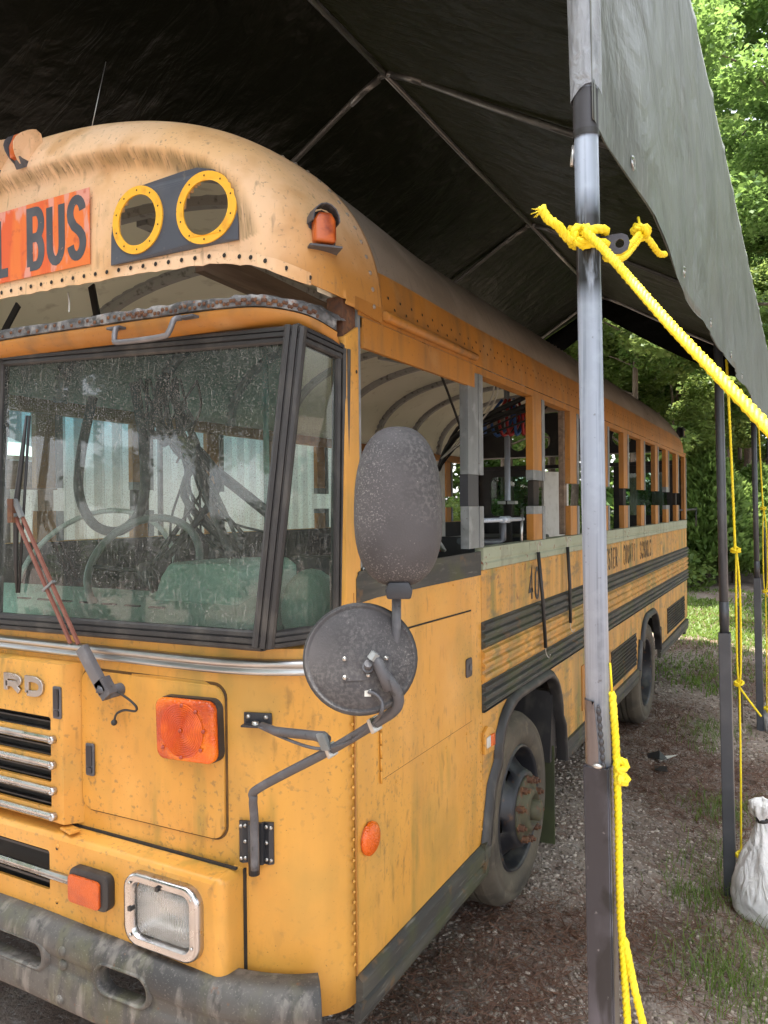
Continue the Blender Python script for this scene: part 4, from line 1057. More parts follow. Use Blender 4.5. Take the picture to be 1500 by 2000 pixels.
# cluster lamps on top of the brow, standing in two shields
for x in (-2.318, -2.462, -2.606):
    z0 = 3.125; y0 = 1.712
    b_ = B(MB().obox((x, y0, z0+.012), (1,0,0), (0,1,.6), (0,-.6,1), .018, .016, .018), 'roof_cluster_lamp', m_arm)
    for s in (-1, 1):
        lf = [(0,0)] + [(-.052*sin(pi*q)**.75*(1+.15*q)-.0, .128*q) for q in (.06,.15,.3,.45,.6,.75,.88,.96)] + [(0,.128)] + [(.040*sin(pi*q)**.8+.012*q, .128*q) for q in (.95,.85,.7,.5,.3,.12)]
        MB().prism(lf, lambda u, v, d, s=s: (x+s*(.010+.30*v-.9*v*v+d), y0-.012+u+.35*v, z0+v), 0, .003).build('lamp_shield', m_yel_old if s > 0 else m_arm, b_)
    MB().prism([(-.018,.015),(.010,.010),(.030,.05),(.035,.10),(.010,.122),(-.030,.10),(-.034,.05)], lambda u, v, d: (x+d*(1+4*v), y0-.022+u+.35*v, z0+v), -.011, .011).build('marker_lens', m_amber_dim, b_, bevel=.004)
# antenna
B(MB().tube([(-2.272, 1.95, 3.27), (-2.212, 1.986, 3.585)], [.0022,.0012], 6), 'antenna', m_bolt)

# --- header over the windshield: corroded flange, yellow lip, grab handle
HD = [(-3.70,1.892,2.489),(-3.62,1.811,2.525),(-3.30,1.72,2.55),(-2.47,1.685,2.565),(-1.85,1.688,2.557),(-1.70,1.692,2.555),(-1.45,1.712,2.554),(-1.32,1.748,2.549),(-1.225,1.811,2.528),(-1.176,1.892,2.492)]
hp_ = spline(HD, 8)
def hrow(dy, dz): return [Vector((p.x, p.y+dy, p.z+dz)) for p in hp_]
def strip(rows, mat, name, **k):
    n = len(rows[0]); m = MB().add([p for r in rows for p in r], [(j*n+i, j*n+i+1, (j+1)*n+i+1, (j+1)*n+i) for j in range(len(rows)-1) for i in range(n-1)], k.pop('smooth', False))
    return B(m, name, mat, **k)
rag = [random.uniform(-.004,.004) for _ in hp_]
strip([[p+Vector((0,.05,.012+rag[i])) for i, p in enumerate(hp_)], [p+Vector((0,0,.004+rag[i])) for i, p in enumerate(hp_)], [p+Vector((0,-.004,-.003)) for p in hp_], [p+Vector((0,-.004,-.026)) for p in hp_], [p+Vector((0,.02,-.030)) for p in hp_]], m_flange, 'header_flange')
strip([hrow(.001,-.0305), hrow(-.002,-.040), hrow(.012,-.062), hrow(.05,-.078), hrow(.11,-.08)], m_orange, 'header_lip', smooth=True)
rb_ = MB()
for k, p in enumerate(hp_[8:-6]):
    for j in (0, .5):
        q = p.lerp(hp_[min(8+k+1, len(hp_)-1)], j); rb_.lathe([(.0062,0),(.005,.003),(.0001,.004)], q+Vector((0,-.005,-.010-.008*((k+int(2*j)) % 2))), (0,-1,.15), 7)
B(rb_, 'rusty_rivets', m_rust, kind='stuff')
gh = B(MB().tube(spline([(-1.823,1.675,2.507),(-1.820,1.660,2.50),(-1.812,1.648,2.468),(-1.79,1.645,2.455),(-1.62,1.645,2.452),(-1.592,1.648,2.465),(-1.583,1.66,2.50),(-1.575,1.68,2.508)], 5), .0085, 8), 'grab_handle', m_wiper)
for a in ((-1.835,1.675,2.508),(-1.55,1.683,2.508)): MB().obox(a, (1,0,0), (0,1,0), (0,0,1), .028, .014, .004).build('handle_foot', m_arm, gh, bevel=.002)
# loose ends between cap and header
B(MB().tube(spline([(-2.2,1.80,2.70),(-2.17,1.78,2.66),(-2.16,1.77,2.62)],4), .003, 5), 'loose_wire', m_white)
B(MB().obox((-1.70,2.75,2.735), (1,0,0), (0,1,-.035), (0,.035,1), .018, .85, .045), 'ceiling_board', m_wood)
for a, b in (((-2.43,2.1,2.82),(-2.37,2.08,2.66)), ((-2.86,2.1,2.83),(-3.02,2.1,2.66))): B(MB().obox((Vector(a)+Vector(b))/2, Vector(b)-Vector(a), (0,1,0), (Vector(b)-Vector(a)).cross(Vector((0,1,0))), .10, .004, .016), 'hanging_strap', m_cable)
B(MB().prism([(-1.24,2.44),(-1.18,2.44),(-1.18,2.575),(-1.235,2.575)], lambda u, v, d: (u, d, v), 1.93, 2.0), 'wood_packer', m_rust)

# --- windshield
WB = [(-2.47,1.700,1.552),(-1.325,1.722,1.560)]; WT = [(-2.47,1.742,2.506),(-1.232,1.765,2.455)]
QB = (-1.200,1.925,1.568); QT = (-1.182,1.93,2.42)
mirr = lambda p: (2*XC-p[0], p[1], p[2])
def bar(p0, p1, nrm, w, d, name, mat, grooves=True, par=None):
    p0, p1, nrm = Vector(p0), Vector(p1), Vector(nrm).normalized(); t = (p1-p0).normalized(); b = nrm.cross(t).normalized(); nrm = t.cross(b)
    pr = [(-w/2,-d),(-w/2,.35*d),(-.40*w,.75*d),(-.22*w,.8*d),(-.19*w,.45*d),(-.14*w,.45*d),(-.11*w,d),(.11*w,d),(.14*w,.45*d),(.19*w,.45*d),(.22*w,.8*d),(.40*w,.75*d),(w/2,.35*d),(w/2,-d)]
    return MB().prism(pr, lambda u, v, k: (p0 if k == 0 else p1) + b*u + nrm*v, 0, 1).build(name, mat, par or bus)
for s in (0, 1):
    q = (lambda p: mirr(p)) if s else (lambda p: p)
    a, b_, c, d = q(WB[0]), q(WB[1]), q(WT[1]), q(WT[0]); e_, f_ = q(QB), q(QT)
    n1 = (0,-1,.05); n2 = (.86 if not s else -.86, -.5, .05)
    # panes divided finely so that the dirt and tint stay attached to the glass
    B(MB().add([a, b_, c, d], [(0,1,2,3)]), 'windshield_pane', m_glass, fixn=False)
    B(MB().add([b_, e_, f_, c], [(0,1,2,3)]), 'quarter_pane', m_glass2, fixn=False)
    dn = Vector((0,0,.022))
    bar(Vector(a)+dn, Vector(b_)+dn, n1, .056, .016, 'window_gasket', m_blackrub); bar(Vector(d)-dn*.8, Vector(c)-dn*.8, n1, .05, .014, 'window_gasket', m_blackrub)
    bar(Vector(b_)+dn*.2, Vector(c)+dn*.2, (Vector(n1)+Vector(n2)), .062, .019, 'corner_post', m_blackrub)
    bar(Vector(b_)+dn, Vector(e_)+dn, n2, .05, .014, 'window_gasket', m_blackrub); bar(Vector(c)-dn*.5, Vector(f_)-dn*.5, n2, .05, .014, 'window_gasket', m_blackrub)
    bar(Vector(e_), Vector(f_), n2, .05, .015, 'window_gasket', m_blackrub)
bar(WB[0], WT[0], (0,-1,0), .03, .018, 'center_divider', m_blackrub)
for s in (1, -1):
    X = XC+s*HW
    pl2 = [(1.915,1.555),(2.003,1.555),(2.003,2.50),(1.925,2.455)]
    B(MB().prism(pl2, lambda u, v, d: (X+s*d, u, v), -.05, .001), 'front_pillar', m_yel, bevel=.006)
    B(MB().prism([(2.004,1.77),(2.02,1.77),(2.02,2.55),(2.004,2.55)], lambda u, v, d: (X+s*d, u, v), -.05, -.004), 'pillar_channel', m_stud)
holes([(XS+.002, 1.985, z) for z in (1.60, 1.755, 2.36)], (1,0,0), .006)
# ledge under the glass, stained
B(MB().box(XC-1.1, XC+1.1, YF+.004, YF+.09, 1.5485, 1.552), 'window_ledge', m_dark)

# --- hood panel with grille and chrome letters
hx0, hx1 = 2*XC+2.105, -2.105
HY = YF-.052
sl4 = [(1.229,1.277),(1.146,1.195),(1.062,1.110),(.978,1.027)]
slot = lambda x0, x1, z0, z1: [(x+(x0+x1)/2, z+(z0+z1)/2) for x, z in rrect(x1-x0, z1-z0, .010, 3)]
XZ = lambda x, z, d: (x, HY-d, z)
hood = B(plate([(hx0,.935),(hx1,.935),(hx1,1.452),(hx0,1.452)], [slot(2*XC+2.165, -2.165, a, b) for a, b in sl4], lambda x, z, d: (x, HY+.012-d, z), .012), 'hood_panel', m_yel)
m = MB()
for s in (0, 1):
    k = lambda x: (2*XC-x) if s else x
    m.add([(k(hx1),HY,.935),(k(hx1),HY,1.452),(k(hx1+.03),YF+.002,1.456),(k(hx1+.03),YF+.002,.93)], [(0,1,2,3)])
m.add([(hx0,HY,1.452),(hx1,HY,1.452),(hx1+.03,YF+.002,1.456),(hx0-.03,YF+.002,1.456)], [(0,1,2,3)]); m.add([(hx0,HY,.935),(hx1,HY,.935),(hx1+.03,YF+.002,.93),(hx0-.03,YF+.002,.93)], [(0,1,2,3)])
m.build('hood_edge', m_yel, hood)
MB().box(hx0+.03, hx1-.03, HY+.035, HY+.04, .95, 1.30).build('grille_backing', m_dark, hood)
for k in range(12): MB().box(hx0+.05, hx1-.05, HY+.0125, HY+.03, .985+.027*k, .990+.027*k).build('grille_slat', m_black, hood)
for a, b in sl4:
    z = a-.022; br = MB().prism([(-.010,.0),(-.012,.011),(-.006,.017),(-.003,.012),(.003,.012),(.006,.017),(.012,.011),(.010,0)], lambda u, v, d, z=z: (d, HY-.001-v, z+u), 2*XC+2.15, -2.15).build('grille_bar', m_chrome, hood)
    for s in (-2.149, 2*XC+2.149): MB().lathe([(.0135,0),(.0135,.012),(.010,.018),(.004,.018),(.004,.014),(.0001,.014)], (s, HY-.001, z), (0,-1,0), 14).build('bar_end', m_chrome, br)
for i, ch in enumerate('BIRD'):
    q = letter(ch, -2.283-.109*(3-i)+.002, 1.338, .090, .068, .020, XZ, .010)
    q.build('chrome_letter', m_chrome, hood, bevel=.0012, seg=1)
B(MB().obox((-2.085, YF-.045, .922), (1,-.25,0), (.25,1,0), (0,0,1), .034, .018, .003), 'hinge_tab', m_yel)
def latch(x, z, h, yb, par):
    f = lambda u, v, d: (x+u, yb-d, z+v)
    o = MB().prism(rrect(.038, h, .006, 3), f, 0, .006).build('paddle_latch', m_arm, par, bevel=.0015)
    MB().prism(rrect(.024, h*.62, .004, 3), lambda u, v, d: f(u, v+h*.12, d), .0062, .009).build('paddle', m_steel, o); MB().prism(rrect(.024, h*.2, .006, 3), lambda u, v, d: f(u, v-h*.33, d), .0062, .010).build('thumb_piece', m_steel, o)
latch(-2.128, 1.330, .105, HY, hood)
# access door on the right of the hood, with latch
B(MB().prism([(x-1.779, z+1.210) for x, z in rrect(.594, .466, .046)], FR, -.001, .0022), 'door_gap', M('grimy_gap', (.12,.06,.015), .8, layers=[dict(c=(.03,.02,.01), s=14, lo=.4, hi=.6, k=.9)]))
ad = B(MB().prism([(x-1.779, z+1.209) for x, z in rrect(.582, .452, .042)], FR, .0, .011), 'access_door', m_yel, bevel=.004)
latch(-2.026, 1.148, .104, YF-.010, ad)

# --- big amber turn signal on the door
AX, AZ = -1.596, 1.304
f = lambda u, v, d: FR(AX+u*cos(.03)-v*sin(.03), AZ+v*cos(.03)+u*sin(.03), d)
ts = MB().prism(rrect(.222,.186,.032), f, .011, .034).build('turn_signal', m_blackrub, ad)
MB().prism([(u*1.0, v*1.0) for u, v in rrect(.218,.182,.03)], f, .030, .056).build('signal_lens', m_amber, ts, bevel=.012, seg=3)
rl = MB()
for k in range(12):
    r = .080-.0062*k; rl.lathe([(r,0),(r-.0022,.0022),(r-.0048,.0004)], f(-.006,0,.0555), (.02,-1,0), 36)
rl.build('lens_rings', m_ringlens, ts)
sc = MB()
for a, b in ((-.085,-.055),(.0,.075),(.055,.06),(.07,-.05),(-.01,-.078),(.083,.005),(-.01,0)): sc.lathe([(.006,0),(.005,.004),(.0001,.004)], f(a*.92,b,.0565), (0,-1,0), 8)
sc.build('lens_screws', m_redlens, ts, kind='stuff')

# --- lower fascia with headlamp, turn lamp, lower grille slot
FX0, FX1, FY = 2*XC+1.432, -1.432, YF-.072
fz0, fz1 = .575, .908
low = [slot(2*XC+2.152, -2.152, .722, .850)]
lamp_c = [(-1.646,.768),(2*XC+1.646,.768)]
fa = B(plate([(FX0+.032,fz0),(FX1-.032,fz0),(FX1-.032,fz1-.016),(FX0+.032,fz1-.016)], low + [[(x+cx, z+cz) for x, z in rrect(.222,.168,.03)] for cx, cz in lamp_c], lambda x, z, d: (x, FY+.01-d, z), .01), 'front_fascia', m_yel)
MB().add([(x, y, z) for y, z in ((FY, fz1-.0161), (FY+.005, fz1-.005), (FY+.016, fz1), (YF+.006, fz1+.004)) for x in (FX0+.032, FX1-.032)], [(2*i, 2*i+1, 2*i+3, 2*i+2) for i in range(3)], True).build('fascia_ledge', m_yel, fa)
for s_ in (0, 1):
    k = (lambda x: 2*XC-x) if s_ else (lambda x: x); n = 8; m = MB(); rows = []
    plan_e = [(FX1-.032+.032*sin(pi/2*i/n), FY+.032-.032*cos(pi/2*i/n)) for i in range(n+1)] + [(FX1, YF+.03)]
    for z, ins in ((fz0, 0), (fz1-.016, 0), (fz1-.005, .005), (fz1, .016)):
        rows.append([(k(x-ins*min(1, (x-FX1+.032)/.032)), min(y+ins*(1-(x-FX1+.032)/.032), YF+.03), z) for x, y in plan_e])
    nn_ = len(plan_e); vs = [p for r in rows for p in r] + [(k(FX1-.032), YF+.03, fz1+.004), (k(FX1-.016), YF+.03, fz1+.003)]
    m.add(vs, [(j*nn_+i, j*nn_+i+1, (j+1)*nn_+i+1, (j+1)*nn_+i) for j in range(3) for i in range(nn_-1)] + [tuple([3*nn_+i for i in range(nn_)] + [4*nn_+1, 4*nn_])], True)
    m.build('fascia_end', m_yel, fa)
MB().box(FX0+.02, FX1-.005, YF+.001-.006, YF+.003, fz1+.0045, fz1+.011).build('ledge_gap', m_dark, fa)
MB().box(FX1+.0005, FX1+.006, YF+.020, YF+.032, fz0+.01, fz1).build('end_gap', m_dark, fa)
MB().box(2*XC+2.0, -2.0, FY+.035, FY+.04, .70, .88).build('grille_backing', m_dark, fa)
for z in (.742, .836): MB().box(2*XC+2.15, -2.15, FY+.0105, FY+.03, z-.004, z+.004).build('grille_slat', m_black, fa)
zb_ = .780
MB().prism([(-.011,.0),(-.013,.012),(-.006,.019),(-.003,.013),(.003,.013),(.006,.019),(.013,.012),(.011,0)], lambda u, v, d: (d, FY-.001-v, zb_+u), 2*XC+2.04, -2.04).build('grille_bar', m_chrome, fa)
holes([(-2.115, FY-.001, .865), (-2.118, FY-.001, .690)], (0,-1,0), .006, fa)
rivets([(-2.112, FY, .872), (-2.118, FY, .695)], (0,-1,0), .007, par=fa)
for cx, cz in [(-1.947, .780), (2*XC+1.947, .780)]:
    f = lambda u, v, d: (cx+u, FY-d, cz+v)
    o = MB().prism([(u+.008, v+.004) for u, v in rrect(.172,.112,.026)], f, 0, .030).build('parking_lamp', m_blackrub, fa, bevel=.006)
    MB().prism([(u-.004, v-.003) for u, v in rrect(.138,.086,.014)], f, .030, .040).build('lamp_lens', m_amber2, o, bevel=.004)
for cx, cz in lamp_c:
    f = lambda u, v, d: (cx+u, FY-d, cz+v)
    n = 36; outer = rrect(.292,.218,.055,8); inner = rrect(.226,.166,.03,8); prof = [(0,0,.0),(0,.0,.014),(.12,0,.026),(.40,0,.028),(.72,0,.022),(.90,0,.026),(1.0,0,.024),(1.0,0,-.03)]
    vs = []
    for t, _, d in prof:
        for (a, b), (c, e) in zip(outer, inner): vs.append(f(a+(c-a)*t, b+(e-b)*t, d))
    n = len(outer); mb_ = MB().add(vs, [(i*n+k, i*n+(k+1) % n, (i+1)*n+(k+1) % n, (i+1)*n+k) for i in range(len(prof)-1) for k in range(n)], True)
    hb = mb_.build('headlamp_bezel', m_chrome, fa)
    gl = rrect(.216,.156,.026,8); vs = []
    for k_, d in ((1,-.006),(.99,.006),(.93,.013),(.6,.019),(.2,.022)):
        for a, b in gl: vs.append(f(a*k_, b*k_, d))
    n = len(gl); vs.append(f(0,0,.0225)); mb_ = MB().add(vs, [(i*n+k, i*n+(k+1) % n, (i+1)*n+(k+1) % n, (i+1)*n+k) for i in range(4) for k in range(n)] + [(4*n+k, 4*n+(k+1) % n, 5*n) for k in range(n)], True)
    mb_.build('headlamp_glass', m_lamp, hb)
    refl = MB(); vs = []
    for k_, d in ((1,-.008),(.85,-.030),(.6,-.050),(.3,-.062),(.08,-.064)):
        for a, b in gl: vs.append(f(a*k_, b*k_, d))
    refl.add(vs, [(i*n+k, i*n+(k+1) % n, (i+1)*n+(k+1) % n, (i+1)*n+k) for i in range(4) for k in range(n)] + [tuple(4*n+k for k in range(n))], True)
    refl.build('reflector_bowl', m_chrome, hb)
    for a, b in ((-.12,.075),(.122,-.06),(.122,.078),(-.118,-.08)): MB().lathe([(.005,0),(.004,.003),(.0001,.0035)], f(a,b,.026), (0,-1,0), 8).build('bezel_screw', m_bolt, hb)
    for a, b in ((-.005,.083),(-.116,0)): MB().box(cx+a-.006, cx+a+.006, FY-.032, FY-.014, cz+b-.006, cz+b+.006).build('aiming_tab', m_black, hb)

# --- bumper: pressed steel, slotted, wrapping the corner
bx_end = -1.172
def bpath(o):
    P = plan_path(2*XC-bx_end-.0, bx_end, 0, None, 60)
    out = []
    for i, (x, y) in enumerate(P):
        a = P[max(i-1,0)]; b = P[min(i+1,len(P)-1)]; dx, dy = b[0]-a[0], b[1]-a[1]; l = sqrt(dx*dx+dy*dy); k = min(1, (abs(x-(XC+HW)) + 0)/.25) if x > XC else 1
        out.append((x+dy/l*o, y-dx/l*o))
    return [p for p in out if p[1] < 1.775 - .0]
bprof = [(.03,.650),(.080,.655),(.108,.647),(.130,.625),(.139,.597),(.137,.575),(.131,.562),(.131,.535),(.139,.515),(.145,.47),(.14,.42),(.10,.40),(.03,.395)]
bs = [(-1.768,.553,.102,.043),(-2.30,.545,.19,.040),(2*XC+1.768,.553,.102,.043)]
def keepb(c):
    for hx, hz, w, h in bs:
        if abs(c.x-hx) < w and abs(c.z-hz) < h and c.y < YF-.1 and (max(abs(c.x-hx)-(w-h),0)/h)**2+((c.z-hz)/h)**2 < 1: return False
    return True
def bpt():
    P = plan_path(2*XC-XS, XS, 0, None, 240); Q = []
    for i, (x, y) in enumerate(P):
        a = P[max(i-2,0)]; b = P[min(i+2,len(P)-1)]; dx, dy = b[0]-a[0], b[1]-a[1]; l = sqrt(dx*dx+dy*dy); Q.append((x, y, dy/l, -dx/l))
    pr = [Vector((a, b, 0)) for a, b in bprof]; pr = [Vector((p.x, p.y)) for p in spline(pr, 6)]
    tilt = lambda x: -.022*min(max((x+2.2)/.9, 0), 1)
    rows = [[(x+nx*p.x, y+ny*p.x, p.y+tilt(x)) for x, y, nx, ny in Q if x+nx*.14 < -1.150 and x+nx*.14 > 2*XC+1.150] for p in pr]
    n = len(rows[0]); m = MB(); vs = [q for r in rows for q in r]; fs = []
    for j in range(len(rows)-1):
        for i in range(n-1):
            q = (j*n+i, j*n+i+1, (j+1)*n+i+1, (j+1)*n+i); c = sum((Vector(vs[k]) for k in q), Vector())/4
            if keepb(c): fs.append(q)
    return m.add(vs, fs, True), rows
bmb, brows = bpt()
bump_o = B(bmb, 'front_bumper', m_bumper, solid=.007)
for hx, hz, w, h in bs:                      # turned-in edges of the slots
    P = [(hx+a, hz+b) for a, b in rrect(2*w, 2*h, h*.98, 8)]
    ring = MB(); vs = []
    for d, k in ((.131,1.16),(.1425,1.10),(.1415,1.0),(.128,.95),(.095,.93)):
        for a, b in P: vs.append((hx+(a-hx)*k, plan(a)-d, hz+(b-hz)*k))
    n = len(P); ring.add(vs, [(i*n+k, i*n+(k+1) % n, (i+1)*n+(k+1) % n, (i+1)*n+k) for i in range(4) for k in range(n)], True)
    ring.build('slot_edge', m_bumper, bump_o)
for x, z, d in ((-2.016,.590,.137),(-2.02,.545,.1315),(-2.022,.442,.143)): MB().lathe([(.017,-.004),(.016,.004),(.010,.009),(.0001,.010)], (x, plan(x)-d, z), (0,-1,.1), 14).build('carriage_bolt', m_bumper, bump_o)
# ------------------------------------------------------------------ far side, rear, floor, chassis
XR = XC-HW
B(MB().prism([(1.955,.55),(9.49,.60),(9.49,1.785),(1.955,1.785)], lambda u, v, d: (XR+d, u, v), 0, .03), 'far_side_panel', m_yel)
B(MB().box(XR+.06, XS-.48, 2.0, 9.45, .96, 1.0), 'floor', M('worn_plywood_floor', (.34,.30,.24), .8, layers=[dict(c=(.2,.17,.13), s=3, lo=.45, hi=.68, k=.8)]))
B(MB().box(XR+.25, XS-.42, 1.9, 9.3, .42, .955), 'chassis', m_dark)
for y0, y1 in ((2.95,4.25),(6.38,7.5)):
    B(MB().box(XS-.46, XS-.44, y0, y1, .45, 1.07).box(XS-.44, XS-.031, y0, y1, 1.075, 1.085), 'wheel_well', m_dark)
B(MB().box(XR+.031, XR+.05, 2.0, 9.4, 1.0, 1.78), 'inner_wall', m_dark)
B(MB().box(XS-.05, XS-.0315, 2.02, 9.4, 1.09, 1.67), 'inner_wall', M('grey_inner_wall', (.28,.29,.26), .6, layers=[dict(c=(.15,.15,.13), s=4, lo=.48, hi=.68, k=.8)]))
# rear wall: corner posts, two dark windows, open doorway between, header bar
RY = 9.47
rear_o = [(-3.76,1.0),(-2.95,1.0),(-2.95,2.44),(-3.76,2.44)]
for s in (0, 1):
    k = (lambda x: 2*XC-x) if s else (lambda x: x)
    win = [(x-3.30, z+2.09) for x, z in rrect(.52,.50,.07)]
    rw = B(plate(rear_o, [win], lambda x, z, d, k=k: (k(x), RY+d, z), .03), 'rear_panel', m_black)
    MB().add([(k(x), RY+.015, z) for x, z in win], [tuple(range(len(win)))]).build('rear_window', m_glass3, rw)
B(MB().box(XR+.03, XS-.03, RY-.03, RY+.03, 2.43, 2.475), 'rear_header', m_black)
hz_ = [(-3.10,2.76,.11),(-2.80,2.76,.11),(2*XC+3.10,2.76,.11),(2*XC+2.80,2.76,.11)]
rcap = [(XR+.02,2.60)] + [(XC-HW*.985*cos(pi*i/24)*abs(cos(pi*i/24))**(2/NN-1) if abs(cos(pi*i/24)) > 1e-6 else XC, 2.60+.50*sin(pi*i/24)**(2/NN)) for i in range(25)] + [(XS-.02,2.60)]
B(plate(rcap, [circ(a, b, r, 24) for a, b, r in hz_], lambda x, z, d: (x, RY-.24+d, z), .02), 'rear_roof_cap', m_black)
B(MB().prism([(XR+.02,2.575),(XS-.02,2.575),(XS-.02,2.60),(XR+.02,2.60)], lambda u, v, d: (u, RY-.25+d, v), 0, .25), 'rear_cap_flange', m_black)
for z in (1.15,): B(MB().box(XR+.03, XS-.03, RY+.03, RY+.14, .45, .62), 'rear_bumper', m_black)
corner_lamp(XS-.06, RY+.02, 2.80, (.3,1,.1), 'rear_marker_lamp', m_redlens)
# open emergency door, swung out
B(MB().prism([(0,1.02),(.62,1.02),(.62,2.40),(0,2.40)], lambda u, v, d: (-2.86+u*.25-d*.9, RY+.03+u*.96, v), 0, .03), 'rear_door', m_white)
# ceiling skin and roof bows
def inpt(th, y, dn):
    c, s_ = cos(th), sin(th); h = HW-dn; x = XC+h*(1 if c > 0 else -1)*abs(c)**(2/NN); zr = Z0+(HR-dn)*abs(s_)**(2/NN)
    f = endf(y-(YF-.0), DF, MF)
    return Vector((x, y, Z0+(zr-Z0)*f))
B(MB().grid(lambda u, v: inpt(.03+u*(pi-.06), 1.86+v*7.3, .05), 36, 30), 'ceiling', m_ceil, solid=.002)
bow_y = [2.02, 2.30, 2.98, 3.72, 4.46, 5.2, 5.94, 6.68, 7.42, 8.16, 8.9]
for y in bow_y:
    m = MB(); rows = []; n = 40
    for i in range(n+1):
        th = .02+(pi-.04)*i/n; a = inpt(th, max(y, 2.5), .052); b = inpt(th, max(y, 2.5), .052+.035); a.y = y
        b.y = y
        rows.append([(a.x,y-.050,a.z),(a.x,y-.028,a.z-.002),(b.x,y-.022,b.z),(b.x,y+.022,b.z),(a.x,y+.028,a.z-.002),(a.x,y+.050,a.z)])
    m.add([p for r in rows for p in r], [(i*6+j, i*6+j+1, (i+1)*6+j+1, (i+1)*6+j) for i in range(n) for j in range(5)])
    B(m, 'roof_bow', m_rib)
for x in (XC+.05, XC+.75):
    for a, b in zip(bow_y[1:-1], bow_y[2:]):
        z = inpt(math.acos(max(min(((x-XC)/(HW-.05)), 1), -1)**1 if abs(x-XC) > .06 else 1e-9) if False else pi/2, 4, .05).z - (.0 if x < XC+.1 else .075)
        B(MB().box(x-.03, x+.03, a+.053, b-.053, z-.045, z-.012), 'stringer', m_rib)
# loose tube lamp on the ceiling, black strap, cable run
tl = B(MB().obox((-2.30,5.0,2.98), (.25,1,.02), (-1,.25,0), (0,0,1), .55, .04, .03), 'ceiling_lamp', m_alu, bevel=.008)
B(MB().tube(spline([(-1.85,3.85,2.90),(-1.82,4.05,2.72),(-1.80,4.33,2.39)],4), .008, 6), 'hanging_strap', m_cable)
for k in range(6):
    P = [(-1.9+random.uniform(-.1,.1),4.6,3.02),(-1.55+random.uniform(-.1,.1),5.0,2.78+random.uniform(-.05,.05)),(-1.62,5.3,2.7+random.uniform(-.1,.1)),(-2.2+random.uniform(-.1,.1),5.3,2.5+random.uniform(-.1,.1)),(-2.5,5.5,2.25)]
    B(MB().tube(spline(P,6), random.choice((.008,.014,.02)), 6), 'wiring', m_cable)
for k in range(2): B(MB().tube(spline([(-1.75,4.6,2.95),(-1.78+.03*k,4.8,2.7),(-2.05+.04*k,4.95,2.46),(-2.25,5.0,2.30)],5), .006, 5), 'wiring', m_white)
# stacked grab pole with clamp collar
gp_ = B(MB().tube([(-1.95,5.55,1.0),(-1.95,5.55,2.86)], .022, 10), 'stanchion', m_galv)
MB().obox((-1.95,5.55,1.985), (1,0,0), (0,1,0), (0,0,1), .07, .03, .012).build('clamp', m_alu, gp_)
MB().tube([(-1.95,5.55,1.55),(-1.95,5.55,2.0)], .032, 10).build('sleeve', m_dark, gp_)
# cabinet and partition behind the driver
cb = B(MB().box(-3.70,-3.2,6.2,7.2,1.0,2.42), 'cabinet', m_white)
plate([(u,v) for u,v in rrect(.5,.55,.06)], [rrect(.46,.51,.05)], lambda u, v, d: (-3.195+d, 6.75+u, 2.05+v), .012).build('cabinet_window', m_black, cb)
B(MB().box(-2.6,-1.5,8.6,9.2,1.0,1.55), 'rear_bench', m_black, bevel=.03)
B(MB().box(-3.6,-2.7,7.9,9.2,1.0,1.62), 'rear_bench', m_black, bevel=.03)
B(MB().box(-3.7,-1.25,5.62,5.66,1.0,1.72), 'partition', m_black)
# dashboard and driver's place
B(MB().prism([(1.81,1.20),(1.81,1.572),(1.86,1.598),(2.05,1.66),(2.12,1.63),(2.15,1.20)], lambda u, v, d: (d, u, v), XR+.34, XS-.34), 'dashboard', m_dash, bevel=.01)
for k in range(7): B(MB().obox((-2.62+.115*k, 1.925, 1.6205), (1,0,0), (0,.95,.31), (0,-.31,.95), .036, .005, .002), 'defroster_slot', m_dark)
B(MB().prism([(-2.06,1.50),(-1.62,1.50),(-1.62,1.75),(-1.66,1.775),(-1.93,1.77),(-1.97,1.72)], lambda u, v, d: (u, d, v), 1.98, 2.32), 'instrument_hood', m_dash, bevel=.02)
B(MB().sphere((-1.40,2.08,1.62), .11, 16, 10, (1,.8,1.25)), 'heater_duct', m_dash)
B(MB().sphere((-1.265,2.06,1.60), .08, 14, 8, (.7,1,1.2)), 'fluid_bottle', m_dash)
def ring(c, nrm, R, r, n=40):
    c, nrm = Vector(c), Vector(nrm).normalized(); u = nrm.cross(Vector((0,0,1))).normalized(); w = nrm.cross(u)
    return MB().tube([c+(u*cos(2*pi*k/n)+w*sin(2*pi*k/n))*R for k in range(n)], r, 8, closed=True)
sw = B(ring((-2.13,2.06,1.745), (.25,-.78,.55), .215, .015), 'steering_wheel', m_wheelrim)
for a in (0, 2.1, 4.2):
    nrm = Vector((.25,-.78,.55)).normalized(); u = nrm.cross(Vector((0,0,1))).normalized(); w = nrm.cross(u); c = Vector((-2.13,2.06,1.745))
    MB().tube([c-nrm*.04, c+(u*cos(a)+w*sin(a))*.2], .008, 6).build('spoke', m_black, sw)
MB().tube([(-2.13,2.06,1.745),(-2.17,2.26,1.50)], .028, 8).build('column', m_black, sw)
B(ring((-2.55,2.2,1.66), (.3,-.8,.5), .34, .011), 'loose_hoop', m_white)
ds = B(MB().box(-2.35,-1.85,2.75,3.2,1.0,1.36), 'driver_seat', m_black, bevel=.04)
MB().prism([(2.35-4.7,1.37),(2.85-4.7,1.37),(2.82-4.7,1.66),(2.75-4.7,1.72),(2.45-4.7,1.72),(2.38-4.7,1.66)], lambda u, v, d: (u, 3.12+d+.1*(v-1.37), v), 0, .1).build('backrest', m_black, ds, bevel=.03)
